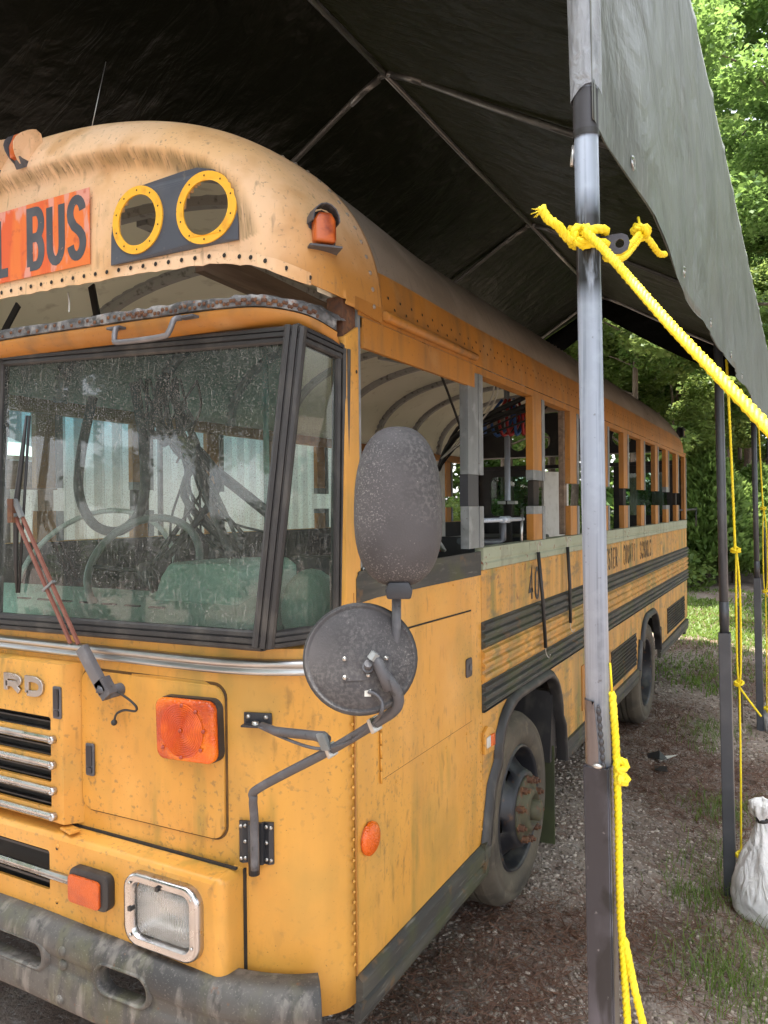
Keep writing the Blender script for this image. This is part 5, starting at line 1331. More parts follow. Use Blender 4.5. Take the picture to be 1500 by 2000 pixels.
# hoses and harness seen through the windshield
sh_ = lambda P: [Vector(p)+Vector((-.36,-.20,0)) for p in P]
B(MB().tube(spline(sh_([(-2.36,2.55,2.45),(-2.38,2.5,2.2),(-2.37,2.48,2.02),(-2.30,2.5,1.89),(-2.16,2.52,1.87),(-2.05,2.53,1.98),(-2.03,2.52,2.22),(-2.06,2.5,2.48)]),7), .021, 9), 'loom_hose', m_hose)
for k in range(16):
    j = lambda s: random.uniform(-s, s)
    P = [(-1.98+j(.1),2.6+j(.1),2.50),(-1.9+j(.12),2.55,2.28+j(.06)),(-1.77+j(.05),2.5,2.20+j(.05)),(-1.72+j(.14),2.5,2.02+j(.1)),(-1.66+j(.3),2.45+j(.1),1.80+j(.08))]
    B(MB().tube(spline(sh_(P),6), random.choice((.005,.006,.008,.016)), 5), 'wiring', m_cable if k % 4 else m_hose)
B(MB().tube(spline(sh_([(-1.72,2.5,2.46),(-1.70,2.5,2.36),(-1.75,2.5,2.26),(-1.83,2.5,2.14)]),5), .005, 5), 'wiring', m_rust)
B(MB().tube(sh_([(-1.84,2.5,2.24),(-1.46,2.62,1.93)]), .022, 8), 'harness_bundle', m_hose)
B(MB().tube([(-2.20,2.9,1.0),(-2.20,2.9,2.9)], .014, 8), 'stanchion', m_dash)

# ------------------------------------------------------------------ wheels
def wheel(y, zc, front):
    xo = XS-.005                                     # outer sidewall plane
    root = B(MB().lathe([(.285,-.012),(.30,.003),(.335,.012),(.365,.011),(.372,.006),(.380,.010),(.402,.004),(.418,-.014),(.430,-.034),(.436,-.045)], (xo, y, zc), (1,0,0), 56), 'road_wheel', m_tyre)
    t = MB().lathe([(.436,-.045),(.438,-.06),(.438,-.09),(.425,-.0905),(.425,-.103),(.438,-.1035),(.438,-.135),(.425,-.1355),(.425,-.148),(.438,-.1485),(.438,-.185),(.42,-.23),(.29,-.24)], (xo, y, zc), (1,0,0), 56, smooth=False)
    t.build('tread', m_tyre, root)
    def nohole(i, k): return False
    R = []
    if front:   # bulged disc with hand holes, hub ring and long rusty studs
        MB().lathe([(.287,-.012),(.279,.004),(.272,-.012),(.266,-.07),(.262,-.12)], (xo, y, zc), (1,0,0), 48).build('rim', m_rim, root)
        hh = lambda i, k: i in (1,2) and (k % 12) in (0,1,2)
        MB().lathe([(.263,-.11),(.252,-.085),(.225,-.06),(.190,-.022),(.176,.01),(.168,.028),(.12,.03)], (xo, y, zc), (1,0,0), 60, skip=hh).build('wheel_disc', m_rim, root, solid=.006)
        MB().lathe([(.255,-.16),(.0001,-.16)], (xo, y, zc), (1,0,0), 24).build('brake_drum', m_rust, root)
        hb = MB().lathe([(.150,.029),(.150,.040),(.128,.044),(.105,.045),(.098,.06),(.075,.075),(.07,.02),(.0001,.015)], (xo, y, zc), (1,0,0), 36).build('hub', m_hub, root)
        for k in range(10):
            q = 2*pi*(k+.5)/10; c = (xo, y+.137*cos(q), zc+.137*sin(q))
            MB().lathe([(.020,.036),(.020,.044),(.0165,.045),(.0165,.064),(.0155,.066),(.009,.067),(.009,.078),(.0001,.079)], c, (1,0,0), 6, smooth=False).build('lug_nut', m_rust, hb)
        MB().lathe([(.047,.06),(.045,.10),(.03,.105),(.0001,.106)], (xo, y, zc), (1,0,0), 18).build('hub_cap', m_hub, hb)
    else:       # dished rear disc
        MB().lathe([(.287,-.012),(.279,.004),(.272,-.012),(.262,-.09),(.25,-.15)], (xo, y, zc), (1,0,0), 48).build('rim', m_rim, root)
        hh = lambda i, k: i == 1 and (k % 12) in (0,1,2)
        MB().lathe([(.255,-.13),(.235,-.15),(.185,-.155),(.15,-.17),(.145,-.175),(.05,-.176)], (xo, y, zc), (1,0,0), 60, skip=hh).build('wheel_disc', m_rim, root)
        MB().lathe([(.11,-.176),(.105,-.06),(.08,-.05),(.0001,-.05)], (xo, y, zc), (1,0,0), 24).build('hub', m_hub, root)
        for k in range(10):
            q = 2*pi*k/10; MB().lathe([(.019,-.174),(.019,-.145),(.0001,-.143)], (xo, y+.137*cos(q), zc+.137*sin(q)), (1,0,0), 6, smooth=False).build('lug_nut', m_rust, root)
        MB().lathe([(.29,-.28),(.42,-.29),(.437,-.33),(.437,-.48),(.42,-.52),(.29,-.52)], (xo, y, zc), (1,0,0), 48).build('inner_tyre', m_tyre, root)
    return root
wheel(3.47, .538, True); wheel(6.84, .53, False)
for y, f_ in ((3.47, 1), (6.84, 0)):
    B(MB().lathe([(.0001,0),(.28,0),(.40,.004),(.436,.045),(.436,.2),(.40,.24),(.0001,.24)], (XR+.005, y, .535), (1,0,0), 40), 'road_wheel', m_tyre)
B(MB().prism([(XS-.30,.12),(XS-.01,.13),(XS-.01,.66),(XS-.30,.66)], lambda u, v, d: (u, 4.06+d, v), 0, .012), 'mud_flap', M('mossy_rubber', (.035,.04,.018), .9, layers=[dict(c=(.05,.06,.02), s=5, lo=.4, hi=.65, k=.8)]))
B(MB().prism([(4.02,.58),(4.08,.95),(4.13,.95),(4.13,.58)], lambda u, v, d: (XS+d, u, v), -.30, -.02), 'inner_fender', m_blackrub)
B(MB().box(XS-.02, XS+.006, 4.62, 4.68, .72, .99), 'fuel_door_edge', m_orange)

# ------------------------------------------------------------------ mirrors on their arm
F0 = Vector((-.861,1.465,1.619))
eye = Vector((0,0,1.95)); nd = Vector((.40,-.88,.22)).normalized()
arm_pts = [(-1.348,1.705,.945),(-1.345,1.700,1.09),(-1.338,1.688,1.150),(-1.31,1.68,1.188),(-1.039,1.618,1.347),(-.85,1.528,1.465),(-.795,1.495,1.502),(-.772,1.478,1.53),(-.772,1.462,1.562),(-.792,1.447,1.595)]
arm = B(MB().tube(spline(arm_pts, 6), .0125, 10), 'mirror_arm', m_arm)
U = Vector((.88,.40,0)).normalized(); N_ = nd; V_ = N_.cross(U).normalized(); V_ = V_ if V_.z > 0 else -V_; U = V_.cross(N_).normalized(); U = U if U.x > 0 else -U
df = lambda u, v, d: F0 + U*u + V_*v + N_*d
m = MB(); n = 44; prof = [(.123,-.012),(.125,-.004),(.123,.002),(.119,.003),(.116,-.001),(.112,.002),(.10,.008),(.07,.016),(.035,.020),(.0001,.021)]
vs = [df(r*cos(2*pi*k/n), r*.965*sin(2*pi*k/n), d) for r, d in prof for k in range(n)]
m.add(vs, [(i*n+k, i*n+(k+1) % n, (i+1)*n+(k+1) % n, (i+1)*n+k) for i in range(len(prof)-1) for k in range(n)], True)
cm = m.build('convex_mirror', m_mirror, arm)
m = MB(); prof = [(.123,-.012),(.117,-.02),(.09,-.034),(.05,-.043),(.0001,-.046)]
vs = [df(r*cos(2*pi*k/n), r*.965*sin(2*pi*k/n), d) for r, d in prof for k in range(n)]
m.add(vs, [(i*n+k, i*n+(k+1) % n, (i+1)*n+(k+1) % n, (i+1)*n+k) for i in range(len(prof)-1) for k in range(n)], True)
m.build('mirror_glass', m_chrome, cm)
m = MB(); n = 44; vs = [df(.1235*cos(2*pi*k/n), .1235*.965*sin(2*pi*k/n), -.004) for k in range(n)]; m.tube(vs, .0052, 7, closed=True)
m.build('rubber_rim', m_blackrub, cm)
MB().prism([(-.035,-.050),(.075,-.045),(.073,.004),(.035,.008),(-.037,.004)], df, .014, .0205).build('back_plate', m_mirror, cm)
for a, b in ((-.030,-.042),(-.031,-.002),(.066,-.038),(.060,-.0),(.022,-.036)): MB().lathe([(.0055,0),(.005,.004),(.0001,.005)], df(a,b,.0205), N_, 8).build('plate_rivet', m_bolt, cm)
bl = MB().tube([df(.020,-.022,.018), df(.022,-.019,.034)], .013, 12).tube([df(.022,-.019,.034), df(.024,-.012,.050)], .009, 10).build('pivot_bolt', m_arm, cm)
MB().tube([df(.030,-.004,.050), df(.040,.010,.052)], .0115, 6, smooth=False).build('cap_nut', m_stud, cm)
B(MB().tube([df(.038,.006,.048), df(.045,-.012,.047), df(.058,-.04,.04), df(.068,-.065,.028)], [.009,.012,.0135,.0135], 10), 'arm_neck', m_arm)
MB().obox(df(.020,-.072,.012), U, V_, N_, .007, .010, .003).build('wire_clip', m_white, cm)
B(MB().tube(spline([df(.022,-.072,.016), df(.04,-.078,.024), df(.052,-.094,.022), df(.05,-.115,.016), Vector((-.86,1.522,1.462)), Vector((-.94,1.560,1.400)), Vector((-1.03,1.602,1.358)), Vector((-1.1,1.62,1.345)), Vector((-1.22,1.665,1.342)), Vector((-1.318,1.69,1.352))], 5), .0042, 6), 'mirror_wire', m_arm)
for p in (Vector((-.862,1.531,1.456)), Vector((-1.035,1.615,1.349))): B(MB().obox(p, (.35,-.1,.18), (.1,.9,.1), (-.4,0,.9), .007, .017, .017), 'arm_clamp', m_bolt, bevel=.004)
B(MB().obox((-1.046,1.60,1.372), (1,-.1,.2), (.1,.9,.1), (-.4,0,.9), .014, .006, .022), 'clamp_ear', m_stud, bevel=.004)
st = B(MB().tube([(-1.315,1.70,1.353),(-1.25,1.675,1.352),(-1.09,1.627,1.374),(-1.06,1.618,1.376),(-1.045,1.612,1.372)], [.010,.0125,.0125,.016,.014], 10), 'mirror_strut', m_arm)
# upper and lower brackets on the body corner
tn = Vector((.95,.27,0)).normalized(); on = Vector((.27,-.95,0)).normalized()
C1 = Vector((-1.385, plan(-1.385), 1.343))
ub = B(MB().obox(C1+on*.004+Vector((0,0,.004)), tn, on, (0,0,1), .043, .003, .017), 'upper_bracket', m_bracket, bevel=.004)
MB().obox(C1+on*.02+Vector((0,0,-.012)), tn, on, (0,0,1), .040, .018, .003).build('bracket_shelf', m_bracket, ub, bevel=.002)
for a in (-.028, .026): MB().lathe([(.007,0),(.006,.006),(.0001,.007)], C1+tn*a+on*.007+Vector((0,0,.009)), on, 8).build('bolt', m_bolt, ub)
MB().lathe([(.011,0),(.010,.008),(.0001,.009)], C1+tn*.0+on*.024+Vector((0,0,-.008)), (0,0,1), 8).build('bolt', m_bolt, ub)
C2 = Vector((-1.393, plan(-1.393), .990))
tn = Vector((.93,.30,0)).normalized(); on = Vector((.30,-.93,0)).normalized()
lb = B(MB().prism([(-.052,0),(-.022,0),(-.018,.008),(.018,.008),(.022,0),(.052,0),(.052,.006),(.040,.012),(.026,.006),(.022,.016),(-.022,.016),(-.026,.006),(-.04,.012),(-.052,.006)], lambda u, v, d: C2+tn*u+on*v+Vector((0,0,d)), -.062, .058), 'lower_bracket', m_bracket)
MB().tube([C2+on*.026+Vector((0,0,-.085)), C2+on*.026+Vector((0,0,.062))], .0165, 12).build('socket', m_bracket, lb)
for a in (-.045,-.032,.032,.045):
    for z in ((-.05,.044) if abs(a) > .04 else (-.048,0,.046)): MB().lathe([(.0058,0),(.005,.004),(.0001,.005)], C2+tn*a+on*.009+Vector((0,0,z)), on, 8).build('bolt', m_bolt, lb)
# oval mirror head
O = Vector((-.775,1.491,1.955)); n2 = Vector((.46,-.88,.02)).normalized(); U2 = Vector((.88,.46,0)); V2 = n2.cross(U2).normalized(); V2 = V2 if V2.z > 0 else -V2
of = lambda u, v, d: O + U2*u + V2*v + n2*d
def sup(q, e): c, s_ = cos(q), sin(q); return (abs(c)**e*(1 if c > 0 else -1), abs(s_)**e*(1 if s_ > 0 else -1))
m = MB(); n = 48; prof = [(.97,-.030),(1.0,-.022),(1.0,-.010),(.985,.006),(.94,.024),(.85,.040),(.70,.052),(.5,.060),(.25,.063),(.001,.064)]
vs = []
for k_, d in prof:
    for k in range(n):
        a, b = sup(2*pi*k/n, .80); w = .098*(1.0-.05*b); vs.append(of(a*w*k_, b*.176*k_, d))
m.add(vs, [(i*n+k, i*n+(k+1) % n, (i+1)*n+(k+1) % n, (i+1)*n+k) for i in range(len(prof)-1) for k in range(n)], True)
om = m.build('oval_mirror', m_mirror, arm)
vs = []; m = MB()
for k_, d in ((.97,-.030),(.94,-.034),(.5,-.036),(.001,-.036)):
    for k in range(n):
        a, b = sup(2*pi*k/n, .80); vs.append(of(a*.098*k_, b*.176*k_, d))
m.add(vs, [(i*n+k, i*n+(k+1) % n, (i+1)*n+(k+1) % n, (i+1)*n+k) for i in range(3) for k in range(n)], True); m.build('mirror_glass', m_chrome, om)
for a, b in ((-.062,.088),(.036,.088),(-.062,-.075),(.04,-.078)): MB().lathe([(.007,-.004),(.006,.001),(.003,.0015),(.0001,-.002)], of(a,b,.0445), n2, 12).build('moulded_dimple', m_mirror, om)
MB().prism([(-.026,-.015),(.026,-.015),(.030,.004),(.022,.022),(-.022,.022),(-.030,.004)], lambda u, v, d: of(u, -.186+v, d), -.02, .03).build('mirror_socket', m_bracket, om, bevel=.005)
B(MB().tube([(-.787,1.503,1.775),(-.790,1.505,1.65),(-.80,1.500,1.56),(-.80,1.498,1.50)], .0105, 10), 'mirror_stem', m_arm)

# ------------------------------------------------------------------ wiper
wp = B(MB().obox((-1.955,1.678,1.452), (-.62,0,.78), (0,1,0), (.78,0,.62), .085, .012, .020), 'wiper_arm', m_wiper, bevel=.004)
MB().obox((-1.905,1.682,1.40), (-.62,0,.78), (0,1,0), (.78,0,.62), .030, .016, .022).lathe([(.020,-.045),(.020,.012),(.012,.018),(.0001,.019)], (-1.893,1.70,1.388), (0,-1,0), 14).build('pivot_block', m_arm, wp, bevel=.0)
MB().tube([(-1.92,1.66,1.40),(-1.885,1.70,1.383)], .012, 8).build('linkage', m_arm, wp)
for o in (-.016, .020):
    MB().obox((-2.16+o,1.664,1.738), (-.285+.0,.005,.425), (0,1,0), (.425,0,.285), .247, .004, .0055).build('arm_rod', m_maroon, wp)
    MB().obox((-2.306+o*1.0,1.662,1.962), (-.285,.005,.425), (0,1,0), (.425,0,.285), .035, .006, .008).build('rod_end', m_stud, wp)
MB().obox((-2.14,1.662,1.71), (.425,0,.285), (0,1,0), (-.285,0,.425), .03, .006, .004).build('rod_clip', m_stud, wp)
wb = MB().tube([(-2.276,1.690,2.273),(-2.29,1.680,2.13),(-2.313,1.674,1.976),(-2.330,1.682,1.80),(-2.340,1.692,1.677)], [.004,.008,.010,.008,.004], 7).tube([(-2.272,1.698,2.273),(-2.305,1.698,1.976),(-2.335,1.696,1.677)], .005, 6).build('wiper_blade', m_cable, wp)
MB().obox((-2.314,1.664,1.955), (0,0,1), (0,1,0), (1,0,0), .040, .014, .012).build('blade_clip', m_rust, wp)
B(MB().tube(spline([(-1.885,1.70,1.392),(-1.85,1.692,1.385),(-1.81,1.69,1.370),(-1.786,1.692,1.352),(-1.80,1.70,1.336),(-1.85,1.705,1.332),(-1.882,1.703,1.318),(-1.890,1.70,1.297)],6), .0038, 6).sphere((-1.891,1.70,1.290), .010, 10, 8), 'washer_hose', m_cable)
# ------------------------------------------------------------------ the tarp canopy
RX, EX, EL = -2.38, -.345, -4.42      # ridge, right eave, left eave
ZR, ZE = 4.80, 3.68
FY_ = [1.43, 4.46, 7.55, 10.62]
can = empty('tarp_canopy', (RX, 6.0, 0), 'tall pipe-framed canopy with a grey-green tarp, black underneath, standing over the bus', 'canopy')
K = lambda mb, name, mat, **k: mb.build(name, mat, can, **k)
def wr(x, y): return .02*sin(y*1.9+x*1.1)+.012*sin(y*5.1-x*2.3)+.02*sin(x*2.7+y*.7)
def sag(y):
    k = min(range(3), key=lambda i: abs((FY_[i]+FY_[i+1])/2-y)); a, b = FY_[k], FY_[k+1]; t = min(max((y-a)/(b-a),0),1); return .05*sin(pi*t)
TY0, TY1 = 1.18, 10.9
def roofR(u, v):
    y = TY0+v*(TY1-TY0); x = RX+(EX+.004-RX)*u; return Vector((x, y, ZR+.03+(ZE+.03-ZR-.03)*u - (sag(y)+wr(x,y)*.5)*sin(pi*u)))
def roofL(u, v):
    y = TY0+v*(TY1-TY0); x = RX+(EL-.05-RX)*u; return Vector((x, y, ZR+.03+(ZE+.03-ZR-.03)*u - (sag(y)+wr(x,y)*.5)*sin(pi*u)))
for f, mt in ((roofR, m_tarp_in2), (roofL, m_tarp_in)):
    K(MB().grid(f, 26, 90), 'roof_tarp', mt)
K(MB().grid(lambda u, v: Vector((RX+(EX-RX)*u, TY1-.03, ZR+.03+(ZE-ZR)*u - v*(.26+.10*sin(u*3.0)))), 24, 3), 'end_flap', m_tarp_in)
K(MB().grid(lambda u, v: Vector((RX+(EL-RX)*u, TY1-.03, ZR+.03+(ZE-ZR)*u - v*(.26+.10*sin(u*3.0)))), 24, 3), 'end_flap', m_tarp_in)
# pipes
for a, b in zip(FY_, FY_[1:]):
    K(MB().tube([(RX,a,ZR),(RX,(a+b)/2,ZR-.012),(RX,b,ZR)], .021, 9), 'ridge_pipe', m_pipe); K(MB().tube([(EX,a,ZE),(EX,b,ZE)], .021, 9), 'eave_pipe', m_pipe); K(MB().tube([(EL,a,ZE),(EL,b,ZE)], .021, 9), 'eave_pipe', m_pipe)
K(MB().tube([(RX,.9,ZR),(RX,FY_[0],ZR)], .021, 9), 'ridge_pipe', m_pipe)
for y in FY_:
    for s, X in ((1, EX), (-1, EL)):
        r = K(MB().tube(spline([(RX,y,ZR),(RX+s*.16,y,ZR-.06),(RX+s*.9,y,ZR-.50),(X-s*.12,y,ZE+.05),(X,y,ZE)],6), .021, 10), 'rafter', m_pipe)
        MB().tube([(RX+s*.05,y,ZR-.018),(RX+s*.16,y,ZR-.062),(RX+s*.27,y,ZR-.125)], .025, 10).build('ridge_fitting', m_pipe, r)
def leg(x, y, zj, lean, mt_up, mt_lo, zg, w, label=None):
    """round upper pipe let into a square lower tube; lean shifts the head"""
    top = Vector((x-lean, y, ZE)); bot = Vector((x, y, zg-.03)); at = lambda z: bot+(top-bot)*((z-bot.z)/(ZE-bot.z))
    o = K(MB().tube([at(zj-.04), at(2.0), top], .0225, 20), 'leg', mt_up)
    a, b = at(zj), bot; m = MB(); t = .003; hw = w/2
    for dx, dy, sx, sy in ((hw,0,t,hw),(-hw,0,t,hw),(0,hw,hw,t),(0,-hw,hw,t)):
        vs = []
        for p in (b, a): vs += [(p.x+dx-sx, p.y+dy-sy, p.z),(p.x+dx+sx, p.y+dy-sy, p.z),(p.x+dx+sx, p.y+dy+sy, p.z),(p.x+dx-sx, p.y+dy+sy, p.z)]
        m.add(vs, [(0,3,2,1),(4,5,6,7),(0,1,5,4),(1,2,6,5),(2,3,7,6),(3,0,4,7)])
    m.build('base_tube', mt_lo, o, bevel=.0012, seg=1)
    if label: o['label'] = label
    return o, at
L1, at1 = leg(-.323, 1.47, 1.462, .043, m_galv_near, m_steel, -.03, .0435, 'nearest galvanised leg let into a raw square steel tube')
VY0 = 1.449
def val(u, v):
    y = VY0+u*(TY1-VY0); zb = 2.595+.018*sin(y*1.7)+.008*sin(y*4.1); zb += .13*min(max((y-5)/4,0),1); zt = ZE+.04-sag(y)*.4
    if y < 1.75: zb += .10*(1.75-y)/.43
    x = EX+.018+.030*v+.014*sin(pi*min(v*1.2,1))*sin(y*2.1+.6)+.006*sin(y*6.3+v*2.0)*v
    x += .011*(1-abs(sin(y*2.6+1.8*v+.4)))**4*v + .008*(1-abs(sin(y*5.3-3.1*v)))**5
    if y < 1.80: w = (1.80-y)/.345; w = w*w*(3-2*w); x += (at1(zt+(zb-zt)*v).x+.017-x)*w
    if y > 3: x += .03*v*min((y-3)/3,1)
    return Vector((x, y, zt+(zb-zt)*v))
vt = K(MB().grid(val, 130, 30), 'valance', m_tarp_out, solid=.0015)
MB().grid(lambda u, v: val(u, .93+.07*v)+Vector((.004+.003*sin(u*40),0,-.004*v)), 130, 2).build('hem', m_tarp_out, vt)
# grommets along the hem
gm = None
for i, y in enumerate((1.66, 2.35, 3.05, 3.85, 4.6, 5.4)):
    p = val((y-VY0)/(TY1-VY0), .965)
    MB().lathe([(.016,0),(.014,.003),(.009,.003),(.008,0)], p+Vector((.006,0,0)), (1,0,0), 14).build('grommet', m_chrome, vt)
# the front edge of the valance wrapped round the first post
def wrapf(u, v):
    q = radians(-20+u*215); zt = ZE+.02; zb = 2.728+.012*sin(u*5); z = zt+(zb-zt)*v; c = at1(z); r = .0262+.0015*sin(u*13+v*9)+.004*max(0,.25-u)*4+.030*(1-v)*max(0,u-.8)*5
    return Vector((c.x+r*cos(-q), c.y+r*sin(-q), z))
m_tarp_wrap = M('tarp_stretched_over_pipe', (.23,.25,.28), .4, layers=[dict(c=(.31,.34,.38), s=6, st=(9,9,.4), lo=.45, hi=.65, k=.8), dict(c=(.13,.145,.16), s=14, st=(3,3,1), lo=.52, hi=.66, k=.7)], bump=dict(s=18, st=(2,2,1), k=.8, d=.01, dist=1.2))
wrp = K(MB().grid(wrapf, 20, 24), 'tarp_wrap', m_tarp_wrap)
# turn the near tube to face the camera: seam, tape, weld ear, torn sleeve
for z0, z1, mt in ((2.655,2.735,m_tape),):
    MB().tube([at1(z0), at1(z1)], .0237, 24, cap=False).build('tape_band', mt, L1)
MB().tube([at1(2.648), at1(2.660)], .0245, 24, cap=False).build('tape_band', m_cable, L1)
m_burn = M('scorched_pipe', (.022,.022,.026), .25, .6, layers=[dict(c=(.30,.32,.36), s=12, st=(6,6,.35), lo=.50, hi=.62, k=.85)])
p = at1(2.445); ear = plate([(0,-.019),(.04,-.020),(.052,-.013),(.056,.0),(.052,.013),(.042,.018),(0,.015)], [circ(.038,-.001,.0085,16)], lambda u, v, d: Vector((p.x+.018+u*.97, p.y+.006+u*.22+d, p.z+v)), .004)
ear.build('lug_plate', m_steel, L1)
m_slv = M('torn_inner_sleeve', (.15,.125,.12), .4, .5, layers=[dict(c=(.25,.22,.21), s=5, st=(9,9,.3), lo=.45, hi=.7, k=.8), dict(c=(.06,.05,.05), s=14, lo=.55, hi=.7, k=.7)])
sl_m = MB(); vs = []
for i in range(13):
    for z in (1.42, 1.50, 1.585):
        c = at1(z); q = radians(100+182*i/12 - (26*max(0,(z-1.50)/.085) if i == 12 else 0)); vs.append((c.x+.0242*cos(q), c.y+.0242*sin(q), z))
sl_m.add(vs, [(3*i+j, 3*i+3+j, 3*i+4+j, 3*i+1+j) for i in range(12) for j in (0,1)], True)
sl_m.build('inner_sleeve', m_slv, L1)
# ragged drip of weld spatter down the sleeve
wm = MB(); prev = None
for i in range(16):
    z = 1.575-.0072*i; q = radians(-74+1.1*i); c = at1(z); r = .0246
    wm.sphere(c+Vector((r*cos(q), r*sin(q), 0)), .0034+.0022*(i % 2), 7, 5, (.9,.9,1.3))
wm.build('weld_bead', m_tape, L1, kind='stuff')
MB().sphere(at1(1.462)+Vector((.004,-.027,.004)), .007, 9, 6, (1.4,.8,.7)).build('weld_blob', m_bolt, L1)
MB().tube([at1(2.64)+Vector((-.024,0,0)), at1(2.60)+Vector((-.027,-.005,0))], .004, 6).build('bolt', m_bolt, L1)
L2, at2 = leg(-.335, 4.33, 1.29, .050, m_paintpole, m_paintpole, -.06, .052, 'dark painted middle leg')
L3, at3 = leg(-.33, 7.55, 1.30, .05, m_paintpole, m_paintpole, -.06, .052, 'dark painted far leg')
L4, at4 = leg(-.33, 10.62, 1.30, .01, m_paintpole, m_paintpole, -.06, .052)
for y in FY_: leg(EL, y, 1.30, 0, m_paintpole, m_paintpole, .08, .052)
for a_ in (at2, at3): MB().tube([a_(1.33), a_(1.45)], .0242, 18).build('coupling', m_paintpole, L2 if a_ is at2 else L3)

# ------------------------------------------------------------------ ropes, bungees, sandbags
def rope(mb, pts, r=.0088, n=7, sm=8, lay=.036):
    """laid rope: three strands twisted round the path"""
    P = spline(pts, sm); D = [0]
    for a, b in zip(P, P[1:]): D.append(D[-1]+(b-a).length)
    L = D[-1]; N = max(8, int(L/.0075)); Q = []; j = 0
    for i in range(N+1):
        s_ = L*i/N
        while j < len(D)-2 and D[j+1] < s_: j += 1
        t = (s_-D[j])/max(D[j+1]-D[j], 1e-9); Q.append(P[j].lerp(P[j+1], min(t,1)))
    T = [(Q[min(i+1,N)]-Q[max(i-1,0)]).normalized() for i in range(N+1)]
    u = T[0].orthogonal().normalized(); F = []
    for t in T: u = (u-t*u.dot(t)).normalized(); F.append((u, t.cross(u)))
    for k in range(3):
        mb.tube([q+(F[i][0]*cos(2*pi*(L*i/N/lay+k/3))+F[i][1]*sin(2*pi*(L*i/N/lay+k/3)))*r*.43 for i, q in enumerate(Q)], r*.61, 6)
    return mb
def knot(mb, c, ax, R, r, turns=2.2):
    c, ax = Vector(c), Vector(ax).normalized(); u = ax.orthogonal().normalized(); w = ax.cross(u)
    return rope(mb, [c+(u*cos(a)+w*sin(a))*R*(1+.12*sin(3*a))+ax*(R*.35*sin(a*1.5)) for a in [2*pi*turns*i/26 for i in range(27)]], r, sm=2)
C1_ = at1(2.455)
mb = MB()
# two turns round the leg, knot in front, free tail to the left, long guy to the right
rope(mb, [C1_+Vector((.032*cos(a), .032*sin(a), .004*a-.012)) for a in [radians(q) for q in range(-100, 560, 24)]], .0092, sm=2)
knot(mb, C1_+Vector((-.004,-.036,.0)), (.25,-.95,.1), .014, .0092, 1.6)
rope(mb, [C1_+Vector((-.014,-.042,-.008)), C1_+Vector((-.028,-.044,-.004)), Vector((-.389,1.400,2.466)), Vector((-.410,1.400,2.485)), Vector((-.419,1.393,2.505))], .0095, sm=5)
for k in range(7): mb.tube([(-.418,1.393,2.50),(-.424-random.uniform(0,.014),1.388+random.uniform(-.01,.01),2.50+random.uniform(-.014,.006))], .0008, 4)
rope(mb, [C1_+Vector((.004,-.046,.002)), Vector((-.30,1.39,2.40)), Vector((-.173,1.226,2.224)), Vector((-.04,1.055,2.05)), Vector((.30,.60,1.60)), Vector((.9,-.2,.82)), Vector((1.52,-1.03,.0))], .0086, sm=8)
o = mb.build('yellow_rope', m_rope); tag(o, 'bright yellow guy rope knotted round the nearest leg and running down to the right', 'rope', 'yellow ropes on the canopy')
mb = MB()
rope(mb, [C1_+Vector((.024,.03,-.012)), Vector((-.318,1.575,2.455)), Vector((-.306,1.66,2.50)), Vector((-.299,1.715,2.538))], .0075, sm=6); rope(mb, [C1_+Vector((.024,.035,-.028)), Vector((-.314,1.59,2.448)), Vector((-.303,1.67,2.497)), Vector((-.297,1.715,2.532))], .0075, sm=6)
knot(mb, (-.298,1.716,2.538), (.3,.4,.8), .015, .0078, 2.0)
rope(mb, [(-.296,1.72,2.54),(-.285,1.76,2.525),(-.275,1.80,2.512),(-.268,1.84,2.520)], .0078, sm=5)
mb.tube([(-.296,1.71,2.53),(-.306,1.73,2.575)], .003, 5)
o = mb.build('yellow_rope', m_rope); tag(o, 'short yellow rope tying the tarp hem to the lug on the nearest leg', 'rope', 'yellow ropes on the canopy')
mb = MB(); dx = Vector((.034,.0,0))
rope(mb, [at1(1.60)+dx*.8, at1(1.50)+dx*.95, at1(1.36)+dx*1.0, at1(1.2)+dx*1.0, at1(1.08)+dx*1.15, at1(.9)+dx*1.35, at1(.5)+dx*1.6, at1(.02)+dx*2.0], .0078, sm=6)
rope(mb, [at1(1.14)+dx*1.2, at1(1.05)+dx*1.7, at1(.90)+dx*2.6, at1(.5)+dx*4.4, at1(.02)+dx*6], .0078, sm=6)
knot(mb, at1(1.465)+dx*1.2, (.3,-.9,.2), .009, .0075, 2.0); knot(mb, at1(1.44)+dx*1.3, (.8,-.4,.3), .008, .0075, 1.5)
mb.tube([at1(1.60)+dx*.8, at1(1.655)+dx*.72], .0022, 5)
o = mb.build('yellow_rope', m_rope); tag(o, 'yellow rope hanging straight down along the square base of the nearest leg', 'rope', 'yellow ropes on the canopy')
